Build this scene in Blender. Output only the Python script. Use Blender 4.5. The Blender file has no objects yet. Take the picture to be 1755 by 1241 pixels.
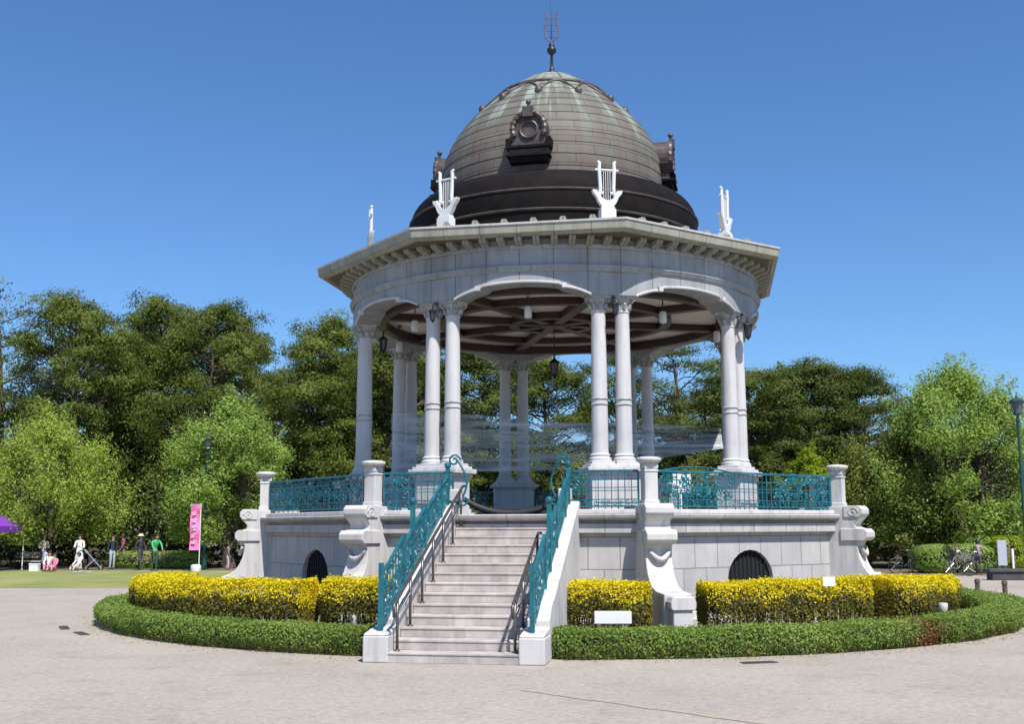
import bpy, bmesh, math, random
import numpy as np
from mathutils import Vector, Matrix

R = math.radians
C = bpy.context.scene.collection
sc = bpy.context.scene

# ------------------------------------------------------------------ camera
cam_d = bpy.data.cameras.new("camera")
cam = bpy.data.objects.new("camera", cam_d)
C.objects.link(cam)
cam_d.sensor_width = 36.0
cam_d.lens = 39.55
cam_d.clip_end = 3000
cam.matrix_world = (Matrix.Translation((0, -28.802, 2.07)) @ Matrix.Rotation(R(2.177), 4, 'Z')
                    @ Matrix.Rotation(R(90 + 8.32), 4, 'X') @ Matrix.Rotation(R(-0.18), 4, 'Z'))
sc.camera = cam

# ------------------------------------------------------------------ sky, sun, exposure
SUN_AZ, SUN_EL = 29.0, 57.0
world = bpy.data.worlds.new("World")
sc.world = world
world.use_nodes = True
wn = world.node_tree
bg = wn.nodes["Background"]
sky = wn.nodes.new("ShaderNodeTexSky")
sky.sky_type = 'NISHITA'
sky.sun_disc = False
sky.sun_elevation = R(SUN_EL)
sky.sun_rotation = R(180 - SUN_AZ)
sky.air_density = 1.0
sky.dust_density = 0.3
sky.ozone_density = 2.0
tint = wn.nodes.new("ShaderNodeMix")
tint.data_type = 'RGBA'
tint.blend_type = 'MULTIPLY'
tint.inputs[0].default_value = 1.0
tint.inputs[7].default_value = (0.66, 0.98, 1.34, 1)
wn.links.new(sky.outputs[0], tint.inputs[6])
wn.links.new(tint.outputs[2], bg.inputs[0])
bg.inputs[1].default_value = 0.084
sun_d = bpy.data.lights.new("sun", 'SUN')
sun_d.energy = 5.0
sun_d.angle = R(0.5)
sun_d.color = (1.0, 0.955, 0.89)
sun = bpy.data.objects.new("sun", sun_d)
C.objects.link(sun)
to_sun = Vector((math.sin(R(SUN_AZ)) * math.cos(R(SUN_EL)), -math.cos(R(SUN_AZ)) * math.cos(R(SUN_EL)), math.sin(R(SUN_EL))))
sun.rotation_euler = to_sun.to_track_quat('Z', 'Y').to_euler()
sun.location = (10, -30, 40)
sc.view_settings.view_transform = 'Standard'
sc.view_settings.look = 'None'
sc.view_settings.exposure = 0.42
sc.view_settings.gamma = 1.0

# ------------------------------------------------------------------ materials
def new_mat(name):
    m = bpy.data.materials.new(name)
    m.use_nodes = True
    return m, m.node_tree, m.node_tree.nodes["Principled BSDF"]

def nd(nt, kind, **kw):
    n = nt.nodes.new("ShaderNode" + kind)
    for k, v in kw.items():
        setattr(n, k, v)
    return n

def ramp(nt, stops):
    n = nd(nt, "ValToRGB")
    el = n.color_ramp.elements
    while len(el) < len(stops):
        el.new(0.5)
    for e, (p, c) in zip(el, stops):
        e.position = p
        e.color = (c[0], c[1], c[2], 1)
    return n

def mix(nt, a, b, fac, mode='MIX'):
    n = nd(nt, "Mix", data_type='RGBA', blend_type=mode)
    for sock, v in ((n.inputs[0], fac), (n.inputs[6], a), (n.inputs[7], b)):
        if hasattr(v, "is_output"):
            nt.links.new(v, sock)
        elif isinstance(v, (int, float)):
            sock.default_value = v
        else:
            sock.default_value = (v[0], v[1], v[2], 1)
    return n.outputs[2]

def noise(nt, vec, scale, detail=5, rough=0.6):
    n = nd(nt, "TexNoise")
    n.inputs["Scale"].default_value = scale
    n.inputs["Detail"].default_value = detail
    n.inputs["Roughness"].default_value = rough
    if vec is not None:
        nt.links.new(vec, n.inputs["Vector"])
    return n

def bump(nt, bsdf, height, strength=0.3, dist=0.02):
    b = nd(nt, "Bump")
    b.inputs["Strength"].default_value = strength
    b.inputs["Distance"].default_value = dist
    nt.links.new(height, b.inputs["Height"])
    nt.links.new(b.outputs[0], bsdf.inputs["Normal"])

def objco(nt):
    return nd(nt, "TexCoord").outputs["Object"]

def stone_mat(name, col, var=0.12, stain=0.25, stain_col=(0.16, 0.15, 0.13), scale=2.2, rough=0.75, joints=None, streak=True):
    """dressed stone: speckle, blotches, rain streaks and (with UVs in metres) mortar joints"""
    m, nt, b = new_mat(name)
    co = objco(nt)
    n1 = noise(nt, co, scale, 6)
    r1 = ramp(nt, [(0.3, [c * (1 - var) for c in col]), (0.7, [min(1, c * (1 + var * 0.5)) for c in col])])
    nt.links.new(n1.outputs[0], r1.inputs[0])
    colr = r1.outputs[0]
    n3 = noise(nt, co, 90, 2)
    r3 = ramp(nt, [(0.35, (0.86, 0.86, 0.86)), (0.6, (1, 1, 1))])
    nt.links.new(n3.outputs[0], r3.inputs[0])
    colr = mix(nt, colr, r3.outputs[0], 0.6, 'MULTIPLY')
    if streak:
        mp = nd(nt, "Mapping")
        mp.inputs["Scale"].default_value = (5, 5, 0.5)
        nt.links.new(co, mp.inputs[0])
        n2 = noise(nt, mp.outputs[0], 1.3, 6, 0.65)
        r2 = ramp(nt, [(0.48, (0, 0, 0)), (0.72, (1, 1, 1))])
        nt.links.new(n2.outputs[0], r2.inputs[0])
        mm = nd(nt, "Math", operation='MULTIPLY')
        nt.links.new(r2.outputs[0], mm.inputs[0])
        mm.inputs[1].default_value = stain
        colr = mix(nt, colr, stain_col, mm.outputs[0])
    h = n3.outputs[0]
    if joints:
        bw, bh, off = joints
        uv = nd(nt, "UVMap")
        bk = nd(nt, "TexBrick")
        bk.offset = off
        bk.inputs["Scale"].default_value = 1.0
        bk.inputs["Brick Width"].default_value = bw
        bk.inputs["Row Height"].default_value = bh
        bk.inputs["Mortar Size"].default_value = 0.011
        bk.inputs["Mortar Smooth"].default_value = 0.1
        bk.inputs["Color1"].default_value = (1, 1, 1, 1)
        bk.inputs["Color2"].default_value = (0.86, 0.87, 0.88, 1)
        bk.inputs["Mortar"].default_value = (0.45, 0.45, 0.45, 1)
        nt.links.new(uv.outputs[0], bk.inputs["Vector"])
        colr = mix(nt, colr, bk.outputs["Color"], 1.0, 'MULTIPLY')
        ad = nd(nt, "Math", operation='SUBTRACT')
        nt.links.new(n3.outputs[0], ad.inputs[0])
        nt.links.new(bk.outputs["Fac"], ad.inputs[1])
        h = ad.outputs[0]
    nt.links.new(colr, b.inputs["Base Color"])
    b.inputs["Roughness"].default_value = rough
    bump(nt, b, h, 0.35, 0.008)
    return m

def plain_mat(name, col, rough=0.6, metal=0.0, var=0.15, scale=8):
    m, nt, b = new_mat(name)
    n1 = noise(nt, objco(nt), scale, 4)
    r1 = ramp(nt, [(0.3, [c * (1 - var) for c in col]), (0.7, [min(1, c * (1 + var)) for c in col])])
    nt.links.new(n1.outputs[0], r1.inputs[0])
    nt.links.new(r1.outputs[0], b.inputs["Base Color"])
    b.inputs["Roughness"].default_value = rough
    b.inputs["Metallic"].default_value = metal
    return m

def leaf_mat(name, stops, trans=0.35, rough=0.55):
    """one colour per leaf, drawn from stops; light passes through the blade"""
    m, nt, b = new_mat(name)
    g = nd(nt, "NewGeometry")
    r = ramp(nt, stops)
    n1 = noise(nt, objco(nt), 0.55, 3)
    ad = nd(nt, "Math", operation='MULTIPLY_ADD')
    nt.links.new(n1.outputs[0], ad.inputs[0])
    ad.inputs[1].default_value = 1.2
    ad.inputs[2].default_value = -0.325
    a2 = nd(nt, "Math", operation='MULTIPLY_ADD', use_clamp=True)
    nt.links.new(g.outputs["Random Per Island"], a2.inputs[0])
    a2.inputs[1].default_value = 0.45
    nt.links.new(ad.outputs[0], a2.inputs[2])
    nt.links.new(a2.outputs[0], r.inputs[0])
    nt.links.new(r.outputs[0], b.inputs["Base Color"])
    b.inputs["Roughness"].default_value = rough
    b.inputs["Specular IOR Level"].default_value = 0.12
    tr = nd(nt, "BsdfTranslucent")
    nt.links.new(r.outputs[0], tr.inputs[0])
    ms = nd(nt, "MixShader")
    ms.inputs[0].default_value = trans
    nt.links.new(b.outputs[0], ms.inputs[1])
    nt.links.new(tr.outputs[0], ms.inputs[2])
    nt.links.new(ms.outputs[0], nt.nodes["Material Output"].inputs[0])
    return m

M = {}
M['wall'] = stone_mat('granite wall', (0.52, 0.495, 0.48), joints=(0.62, 0.62, 0.5), stain=0.2)
M['granite'] = stone_mat('dressed granite', (0.57, 0.545, 0.53), stain=0.45, scale=1.5)
M['band'] = stone_mat('granite band', (0.49, 0.465, 0.45), stain=0.45, joints=(0.95, 3.0, 0.0))
M['column'] = stone_mat('white column stone', (0.57, 0.55, 0.545), var=0.09, stain=0.32, rough=0.6)
M['frieze'] = stone_mat('frieze stone', (0.33, 0.345, 0.355), stain=0.55, var=0.22, joints=(0.74, 2.0, 0.0), scale=1.2)
M['eave'] = stone_mat('weathered eave stone', (0.33, 0.325, 0.26), stain=0.55, stain_col=(0.15, 0.15, 0.1), joints=(0.8, 2.0, 0.0))
M['soffit'] = stone_mat('soffit stone', (0.11, 0.095, 0.065), stain=0.5, stain_col=(0.12, 0.11, 0.07))  # brown taken near black: shade between the brackets is put into the colour
M['step'] = stone_mat('granite steps', (0.475, 0.43, 0.40), var=0.34, stain=0.55, stain_col=(0.24, 0.205, 0.185), scale=2.5)
M['lyre'] = stone_mat('white painted metal', (0.68, 0.68, 0.68), var=0.06, stain=0.3, stain_col=(0.4, 0.39, 0.37), rough=0.5)
M['carved'] = stone_mat('carved capital stone', (0.42, 0.42, 0.40), stain=0.6, scale=9, var=0.4)
M['teal'] = plain_mat('teal painted iron', (0.007, 0.115, 0.148), 0.42, var=0.45, scale=5)
M['handrail'] = plain_mat('bronze handrail', (0.12, 0.105, 0.1), 0.35, 0.6)
M['dark'] = plain_mat('dark interior', (0.008, 0.008, 0.01), 0.8)
M['black_iron'] = plain_mat('black iron', (0.012, 0.012, 0.014), 0.45)
M['rubber'] = plain_mat('black rubber hose', (0.014, 0.014, 0.015), 0.6)
M['ceiling'] = stone_mat('cream ceiling boards', (0.72, 0.645, 0.57), stain=0.2, scale=3)
M['beam'] = plain_mat('dark brown beam', (0.032, 0.013, 0.011), 0.5, var=0.3)
M['lamp_white'] = plain_mat('white lamp glass', (0.6, 0.58, 0.55), 0.3, var=0.03)
M['pole_green'] = plain_mat('dark green pole', (0.015, 0.055, 0.045), 0.4)
M['bark'] = stone_mat('bark', (0.12, 0.088, 0.065), var=0.5, scale=7, stain=0.5, stain_col=(0.04, 0.03, 0.025), rough=0.9)
M['soil'] = stone_mat('dry soil', (0.16, 0.125, 0.085), var=0.4, scale=3, rough=0.95, streak=False)
M['steel'] = plain_mat('steel', (0.45, 0.45, 0.46), 0.3, 0.9)
M['white_paint'] = plain_mat('white paint', (0.75, 0.75, 0.74), 0.5, var=0.04)
M['grey_panel'] = plain_mat('grey panel', (0.42, 0.44, 0.5), 0.5, var=0.05)
M['dark_stone'] = stone_mat('dark stone', (0.06, 0.055, 0.06), var=0.3)

def copper_mat(name, green=True):
    """weathered copper sheet: brown below, pale verdigris streaks above, seams every course"""
    m, nt, b = new_mat(name)
    co = objco(nt)
    sep = nd(nt, "SeparateXYZ")
    nt.links.new(co, sep.inputs[0])
    ang = nd(nt, "Math", operation='ARCTAN2')
    nt.links.new(sep.outputs[0], ang.inputs[0])
    nt.links.new(sep.outputs[1], ang.inputs[1])
    cmb = nd(nt, "CombineXYZ")
    sc1 = nd(nt, "Math", operation='MULTIPLY')
    nt.links.new(ang.outputs[0], sc1.inputs[0])
    sc1.inputs[1].default_value = 9.0
    sc2 = nd(nt, "Math", operation='MULTIPLY')
    nt.links.new(sep.outputs[2], sc2.inputs[0])
    sc2.inputs[1].default_value = 0.35
    nt.links.new(sc1.outputs[0], cmb.inputs[0])
    nt.links.new(sc2.outputs[0], cmb.inputs[1])
    st = noise(nt, cmb.outputs[0], 1.0, 6, 0.6)
    blot = noise(nt, co, 1.6, 6, 0.65)
    mr = nd(nt, "MapRange")
    mr.inputs[1].default_value = 10.6
    mr.inputs[2].default_value = 13.6
    nt.links.new(sep.outputs[2], mr.inputs[0])
    # verdigris sits mostly on the upper courses where rain runs
    a = nd(nt, "Math", operation='MULTIPLY_ADD')
    nt.links.new(mr.outputs[0], a.inputs[0])
    a.inputs[1].default_value = 0.30
    nt.links.new(st.outputs[0], a.inputs[2])
    a2 = nd(nt, "Math", operation='MULTIPLY_ADD')
    nt.links.new(blot.outputs[0], a2.inputs[0])
    a2.inputs[1].default_value = 0.35
    nt.links.new(a.outputs[0], a2.inputs[2])
    r = ramp(nt, [(0.36, (0.075, 0.048, 0.042)), (0.55, (0.128, 0.092, 0.081)), (0.72, (0.145, 0.124, 0.104)), (0.88, (0.15, 0.152, 0.124)), (1.0, (0.27, 0.30, 0.26))])
    nt.links.new(a2.outputs[0], r.inputs[0])
    col = r.outputs[0]
    # sheet-by-sheet tone
    cmb2 = nd(nt, "CombineXYZ")
    s3 = nd(nt, "Math", operation='MULTIPLY')
    nt.links.new(ang.outputs[0], s3.inputs[0])
    s3.inputs[1].default_value = 2.9
    nt.links.new(s3.outputs[0], cmb2.inputs[0])
    nt.links.new(sep.outputs[2], cmb2.inputs[1])
    bk = nd(nt, "TexBrick")
    bk.inputs["Scale"].default_value = 1.0
    bk.inputs["Brick Width"].default_value = 0.9
    bk.inputs["Row Height"].default_value = 0.232
    bk.inputs["Mortar Size"].default_value = 0.009
    bk.inputs["Color1"].default_value = (1, 1, 1, 1)
    bk.inputs["Color2"].default_value = (0.8, 0.8, 0.8, 1)
    bk.inputs["Mortar"].default_value = (0.3, 0.3, 0.3, 1)
    nt.links.new(cmb2.outputs[0], bk.inputs["Vector"])
    col = mix(nt, col, bk.outputs["Color"], 0.9, 'MULTIPLY')
    nt.links.new(col, b.inputs["Base Color"])
    b.inputs["Metallic"].default_value = 0.0
    b.inputs["Roughness"].default_value = 0.65
    b.inputs["Specular IOR Level"].default_value = 0.3
    bump(nt, b, blot.outputs[0], 0.35, 0.03)
    return m

M['copper'] = copper_mat('weathered copper')
M['rim_copper'] = plain_mat('brown copper rim', (0.055, 0.040, 0.037), 0.6, var=0.5, scale=4)
M['dark_copper'] = plain_mat('dark brown copper', (0.008, 0.006, 0.006), 0.8, 0.0, var=0.5, scale=3)
M['dormer'] = plain_mat('brown bronze ornament', (0.075, 0.058, 0.052), 0.5, 0.2, var=0.4, scale=6)

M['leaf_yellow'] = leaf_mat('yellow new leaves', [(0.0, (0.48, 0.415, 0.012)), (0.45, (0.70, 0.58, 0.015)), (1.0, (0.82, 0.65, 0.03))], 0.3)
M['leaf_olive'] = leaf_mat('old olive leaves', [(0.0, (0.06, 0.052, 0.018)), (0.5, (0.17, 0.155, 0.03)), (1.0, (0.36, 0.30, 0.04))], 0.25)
M['leaf_hedge'] = leaf_mat('clipped hedge leaves', [(0.0, (0.10, 0.16, 0.03)), (0.5, (0.21, 0.30, 0.06)), (1.0, (0.34, 0.44, 0.12))], 0.35)
M['leaf_dead'] = leaf_mat('browned hedge leaves', [(0.0, (0.10, 0.05, 0.02)), (0.5, (0.24, 0.10, 0.04)), (1.0, (0.20, 0.20, 0.06))], 0.2)
M['pine'] = leaf_mat('pine needles', [(0.0, (0.045, 0.07, 0.016)), (0.5, (0.135, 0.172, 0.034)), (1.0, (0.27, 0.295, 0.06))], 0.38)
M['pine_dark'] = leaf_mat('dark pine needles', [(0.0, (0.045, 0.066, 0.017)), (0.5, (0.105, 0.135, 0.03)), (1.0, (0.20, 0.22, 0.05))], 0.34)
M['pine_pale'] = leaf_mat('bluish sparse needles', [(0.0, (0.08, 0.10, 0.07)), (0.5, (0.16, 0.19, 0.13)), (1.0, (0.28, 0.31, 0.21))], 0.3)
M['broad'] = leaf_mat('fresh green leaves', [(0.0, (0.15, 0.235, 0.04)), (0.5, (0.28, 0.39, 0.08)), (1.0, (0.43, 0.53, 0.145))], 0.45)
M['broad_y'] = leaf_mat('yellow green leaves', [(0.0, (0.19, 0.26, 0.036)), (0.5, (0.335, 0.425, 0.07)), (1.0, (0.48, 0.56, 0.14))], 0.45)
M['lime'] = leaf_mat('lime leaves', [(0.0, (0.12, 0.18, 0.01)), (0.5, (0.25, 0.33, 0.02)), (1.0, (0.40, 0.46, 0.04))], 0.4)
M['olive'] = leaf_mat('olive leaves', [(0.0, (0.08, 0.10, 0.02)), (0.5, (0.19, 0.21, 0.045)), (1.0, (0.30, 0.31, 0.08))], 0.3)
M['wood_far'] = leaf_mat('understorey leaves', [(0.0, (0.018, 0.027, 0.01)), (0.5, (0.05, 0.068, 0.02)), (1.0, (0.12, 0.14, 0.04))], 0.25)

def ground_mat():
    m, nt, b = new_mat('pale gravel paving')
    co = objco(nt)
    n1 = noise(nt, co, 0.35, 6, 0.6)
    r1 = ramp(nt, [(0.3, (0.33, 0.290, 0.244)), (0.7, (0.40, 0.353, 0.298))])
    nt.links.new(n1.outputs[0], r1.inputs[0])
    n2 = noise(nt, co, 11, 6, 0.8)
    r2 = ramp(nt, [(0.32, (0.62, 0.61, 0.61)), (0.5, (0.98, 0.98, 0.98)), (0.68, (1.3, 1.27, 1.22))])
    nt.links.new(n2.outputs[0], r2.inputs[0])
    col = mix(nt, r1.outputs[0], r2.outputs[0], 0.85, 'MULTIPLY')
    n4 = noise(nt, co, 70, 2, 0.7)
    r4 = ramp(nt, [(0.38, (0.55, 0.55, 0.56)), (0.55, (1, 1, 1))])
    nt.links.new(n4.outputs[0], r4.inputs[0])
    col = mix(nt, col, r4.outputs[0], 0.5, 'MULTIPLY')
    n3 = noise(nt, co, 1.3, 5, 0.7)
    r3 = ramp(nt, [(0.52, (1, 1, 1)), (0.72, (0.80, 0.80, 0.80))])
    nt.links.new(n3.outputs[0], r3.inputs[0])
    col = mix(nt, col, r3.outputs[0], 1.0, 'MULTIPLY')
    nt.links.new(col, b.inputs["Base Color"])
    b.inputs["Roughness"].default_value = 0.9
    bump(nt, b, n2.outputs[0], 0.5, 0.01)
    return m
M['paving'] = ground_mat()

def grass_mat():
    m, nt, b = new_mat('dry lawn')
    co = objco(nt)
    n1 = noise(nt, co, 0.4, 5)
    r1 = ramp(nt, [(0.3, (0.15, 0.19, 0.05)), (0.6, (0.26, 0.27, 0.085)), (0.8, (0.34, 0.30, 0.12))])
    nt.links.new(n1.outputs[0], r1.inputs[0])
    n2 = noise(nt, co, 9, 4)
    r2 = ramp(nt, [(0.3, (0.65, 0.65, 0.65)), (0.65, (1.1, 1.1, 1.1))])
    nt.links.new(n2.outputs[0], r2.inputs[0])
    nt.links.new(mix(nt, r1.outputs[0], r2.outputs[0], 0.8, 'MULTIPLY'), b.inputs["Base Color"])
    b.inputs["Roughness"].default_value = 0.95
    bump(nt, b, n2.outputs[0], 0.8, 0.04)
    return m
M['lawn'] = grass_mat()

def sheet_mat():
    m, nt, b = new_mat('thin translucent sheet')
    mp = nd(nt, "Mapping")
    mp.inputs["Scale"].default_value = (0.35, 0.35, 5.0)
    mp.inputs["Rotation"].default_value = (0, R(11), 0)
    nt.links.new(objco(nt), mp.inputs[0])
    n = noise(nt, mp.outputs[0], 1.6, 5, 0.6)
    r = ramp(nt, [(0.36, (0.05, 0.05, 0.05)), (0.68, (0.62, 0.62, 0.62))])
    nt.links.new(n.outputs[0], r.inputs[0])
    b.inputs["Base Color"].default_value = (0.78, 0.82, 0.88, 1)
    b.inputs["Roughness"].default_value = 0.35
    tr = nd(nt, "BsdfTransparent")
    ms = nd(nt, "MixShader")
    nt.links.new(r.outputs[0], ms.inputs[0])
    nt.links.new(tr.outputs[0], ms.inputs[1])
    nt.links.new(b.outputs[0], ms.inputs[2])
    nt.links.new(ms.outputs[0], nt.nodes["Material Output"].inputs[0])
    return m
M['sheet'] = sheet_mat()

# ------------------------------------------------------------------ mesh helpers
class MB:
    def __init__(s):
        s.v, s.f, s.uv = [], [], {}

    def add(s, verts, faces, mat=None, uvs=None):
        o = len(s.v)
        s.v += [tuple(mat @ Vector(p)) if mat else tuple(p) for p in verts]
        for i, f in enumerate(faces):
            if uvs:
                s.uv[len(s.f)] = uvs[i]
            s.f.append([k + o for k in f])
        return s

    def box(s, x0, x1, y0, y1, z0, z1, mat=None):
        vs = [(x, y, z) for z in (z0, z1) for y in (y0, y1) for x in (x0, x1)]
        fs = [(0, 2, 3, 1), (4, 5, 7, 6), (0, 1, 5, 4), (2, 6, 7, 3), (0, 4, 6, 2), (1, 3, 7, 5)]
        def q(p):
            return p
        uvs = []
        for f in fs:
            pts = [vs[k] for k in f]
            ax = [max(p[i] for p in pts) - min(p[i] for p in pts) for i in range(3)]
            if ax[2] < 1e-9:
                uvs.append([(p[0], p[1]) for p in pts])
            elif ax[0] >= ax[1]:
                uvs.append([(p[0], p[2]) for p in pts])
            else:
                uvs.append([(p[1], p[2]) for p in pts])
        return s.add(vs, fs, mat, uvs)

    def bar(s, a, b, w, h=None):
        """square-section bar from a to b"""
        a, b = Vector(a), Vector(b)
        d = b - a
        L = d.length
        if L < 1e-6:
            return s
        q = d.to_track_quat('X', 'Z').to_matrix().to_4x4()
        h = h or w
        return s.box(0, L, -w / 2, w / 2, -h / 2, h / 2, Matrix.Translation(a) @ q)

    def tube(s, pts, rad, n=8, closed=False, caps=True):
        pts = [Vector(p) for p in pts]
        k = len(pts)
        rads = rad if isinstance(rad, (list, tuple)) else [rad] * k
        vs, fs = [], []
        up = None
        for i, p in enumerate(pts):
            if closed:
                t = pts[(i + 1) % k] - pts[i - 1]
            else:
                t = pts[min(i + 1, k - 1)] - pts[max(i - 1, 0)]
            t.normalize()
            if up is None:
                up = Vector((0, 0, 1)) if abs(t.z) < 0.9 else Vector((1, 0, 0))
            sd = t.cross(up)
            sd.normalize()
            up = sd.cross(t)
            for j in range(n):
                a = 2 * math.pi * j / n
                vs.append(p + (sd * math.cos(a) + up * math.sin(a)) * rads[i])
        for i in range(k if closed else k - 1):
            i2 = (i + 1) % k
            for j in range(n):
                j2 = (j + 1) % n
                fs.append((i * n + j, i2 * n + j, i2 * n + j2, i * n + j2))
        if caps and not closed:
            fs.append(tuple(range(n))[::-1])
            fs.append(tuple((k - 1) * n + j for j in range(n)))
        return s.add(vs, fs)

    def lathe(s, prof, n=32, mat=None, a0=0.0, a1=2 * math.pi, caps=True):
        """prof: (r, z) pairs turned round z"""
        full = abs(a1 - a0 - 2 * math.pi) < 1e-6
        m = n if full else n + 1
        vs = []
        for i in range(m):
            a = a0 + (a1 - a0) * i / n
            for r, z in prof:
                vs.append((r * math.sin(a), -r * math.cos(a), z))
        k = len(prof)
        fs, uvs = [], []
        rm = max(r for r, z in prof)
        cum = [0]
        for j in range(k - 1):
            cum.append(cum[-1] + math.hypot(prof[j + 1][0] - prof[j][0], prof[j + 1][1] - prof[j][1]))
        for i in range(n):
            i2 = (i + 1) % m
            for j in range(k - 1):
                fs.append((i * k + j, i2 * k + j, i2 * k + j + 1, i * k + j + 1))
                u0, u1 = (a0 + (a1 - a0) * i / n) * rm, (a0 + (a1 - a0) * (i + 1) / n) * rm
                uvs.append([(u0, cum[j]), (u1, cum[j]), (u1, cum[j + 1]), (u0, cum[j + 1])])
        if caps and full:
            if prof[0][0] > 1e-6:
                fs.append(tuple(i * k for i in range(m))[::-1]); uvs.append([(0, 0)] * m)
            if prof[-1][0] > 1e-6:
                fs.append(tuple(i * k + k - 1 for i in range(m))); uvs.append([(0, 0)] * m)
        return s.add(vs, fs, mat, uvs)

    def prism(s, poly, y0, y1, mat=None):
        """outline in (x, z) given a thickness along y; uv in metres"""
        n = len(poly)
        vs = [(x, y0, z) for x, z in poly] + [(x, y1, z) for x, z in poly]
        fs = [tuple(range(n)), tuple(range(n, 2 * n))[::-1]]
        uvs = [[(x, z) for x, z in poly], [(x, z) for x, z in poly][::-1]]
        for i in range(n):
            j = (i + 1) % n
            fs.append((i, n + i, n + j, j))
            uvs.append([(y0, poly[i][1]), (y1, poly[i][1]), (y1, poly[j][1]), (y0, poly[j][1])])
        return s.add(vs, fs, mat, uvs)

    def ball(s, c, r, n=10, sq=(1, 1, 1)):
        prof = [(r * math.sin(math.pi * i / n), -r * math.cos(math.pi * i / n)) for i in range(n + 1)]
        return s.lathe(prof, n * 2, Matrix.Translation(Vector(c)) @ Matrix.Diagonal((sq[0], sq[1], sq[2], 1)), caps=False)

    def build(s, name, mat, parent=None, smooth=False, bevel=0.0, auto=None):
        me = bpy.data.meshes.new(name)
        me.from_pydata(s.v, [], s.f)
        if s.uv:
            ul = me.uv_layers.new(name="UVMap")
            for i, p in enumerate(me.polygons):
                if i in s.uv:
                    for k, li in enumerate(p.loop_indices):
                        ul.data[li].uv = s.uv[i][k]
        bm = bmesh.new()
        bm.from_mesh(me)
        bmesh.ops.recalc_face_normals(bm, faces=bm.faces)
        if bevel:
            ed = [e for e in bm.edges if len(e.link_faces) == 2 and e.calc_face_angle(0) > 0.6]
            bmesh.ops.bevel(bm, geom=ed, offset=bevel, segments=1, affect='EDGES', clamp_overlap=True)
        bm.to_mesh(me)
        bm.free()
        if smooth:
            me.shade_smooth()
            if auto:
                me.set_sharp_from_angle(angle=R(auto))
        if mat is not None:
            me.materials.append(mat)
        o = bpy.data.objects.new(name, me)
        C.objects.link(o)
        o.parent = parent
        return o

def tag(o, label=None, cat=None, group=None, kind=None):
    if label: o['label'] = label
    if cat: o['category'] = cat
    if group: o['group'] = group
    if kind: o['kind'] = kind
    return o

def empty(name, loc=(0, 0, 0), rz=0.0, parent=None):
    o = bpy.data.objects.new(name, None)
    o.empty_display_size = 0.3
    C.objects.link(o)
    o.location = loc
    o.rotation_euler = (0, 0, rz)
    o.parent = parent
    return o

def dup(o, parent, mw=None):
    """a copy sharing its mesh, children copied with it"""
    c = o.copy()
    C.objects.link(c)
    c.parent = parent
    for ch in list(o.children):
        dup(ch, c)
    if mw is not None:
        c.matrix_local = mw
    return c

def fr(a, r=0.0, z=0.0):
    """frame at bearing a degrees on radius r: local x = tangent, y = inward, z = up"""
    a = R(a)
    return Matrix(((math.cos(a), -math.sin(a), 0, r * math.sin(a)),
                   (math.sin(a), math.cos(a), 0, -r * math.cos(a)),
                   (0, 0, 1, z), (0, 0, 0, 1)))

A3 = 14.51                       # bearing of the corner right of the stair
VERT = [A3 + 45 * k for k in range(8)]
FACE = [A3 - 22.5 + 45 * k for k in range(8)]    # FACE[0] carries the stair
CB = math.cos(R(22.5))
rng = np.random.default_rng(11)
random.seed(5)

# ------------------------------------------------------------------ ground
def sheet(name, pts, z, mat, kind='structure'):
    mb = MB()
    mb.add([(x, y, z) for x, y in pts], [tuple(range(len(pts)))])
    o = mb.build(name, mat)
    o['kind'] = kind
    return o

g = MB()
g.add([(-1500, -200, 0), (1500, -200, 0), (1500, 2500, 0), (-1500, 2500, 0)], [(0, 1, 2, 3)])
g = g.build('ground', M['paving'])
g['kind'] = 'structure'
sheet('lawn', [(-80, 10.2), (-17, 10.4), (-7, 10.6), (-3, 13), (-2, 26), (-80, 26)], 0.008, M['lawn'])
sheet('wood_floor', [(-300, 26), (-2, 26), (4, 22), (13, 21.5), (14, 19.5), (120, 19.5), (300, 300), (-300, 300)], 0.012, M['soil'])
bed = MB().lathe([(6.0, 0.03), (10.6, 0.03), (10.66, 0.0)], 96, caps=False)
bed = bed.build('planting_bed', M['soil'])
bed['kind'] = 'structure'

# fine pale line across the paving in the foreground
ln = MB()
p0, p1 = Vector((-0.45, -14.05, 0)), Vector((2.2, -16.5, 0))
pts = []
for i in range(13):
    q = p0.lerp(p1, i / 12)
    q.x += 0.03 * math.sin(i * 1.7)
    pts.append(q)
for i in range(12):
    n = Vector((0.68, 0.73, 0)) * (0.026 + 0.010 * math.sin(i * 2.3))
    a, b = pts[i], pts[i + 1]
    ln.add([(a.x - n.x, a.y - n.y, 0.006), (b.x - n.x, b.y - n.y, 0.006), (b.x + n.x, b.y + n.y, 0.006), (a.x + n.x, a.y + n.y, 0.006)], [(0, 1, 2, 3)])
ln = ln.build('painted_line', plain_mat('faded yellow paint', (0.36, 0.30, 0.20), 0.8, var=0.25, scale=14))
ln['kind'] = 'structure'

for i, (x, y, w, lab) in enumerate([(-10.25, -5.19, .42, 'thin dark drain grate farther left of the rounded hedge end'),
                                    (-9.35, -6.45, .36, 'thin dark drain grate close beside the rounded hedge end'),
                                    (3.07, -11.08, .28, 'thin dark drain grate along the front of the right green hedge')]):
    d = MB().box(-w, w, -.09, .09, 0.0, 0.008)
    for k in range(9):
        d.box(-w + .05 + k * (2 * w - .1) / 9, -w + .08 + k * (2 * w - .1) / 9, -.07, .07, 0.008, 0.014)
    o = d.build('drain_grate', M['dark_stone'])
    o.location = (x, y, 0.004)
    o.rotation_euler = (0, 0, math.atan2(x, -y) )
    tag(o, lab, 'drain grate', 'drain grates in the paving')

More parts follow.
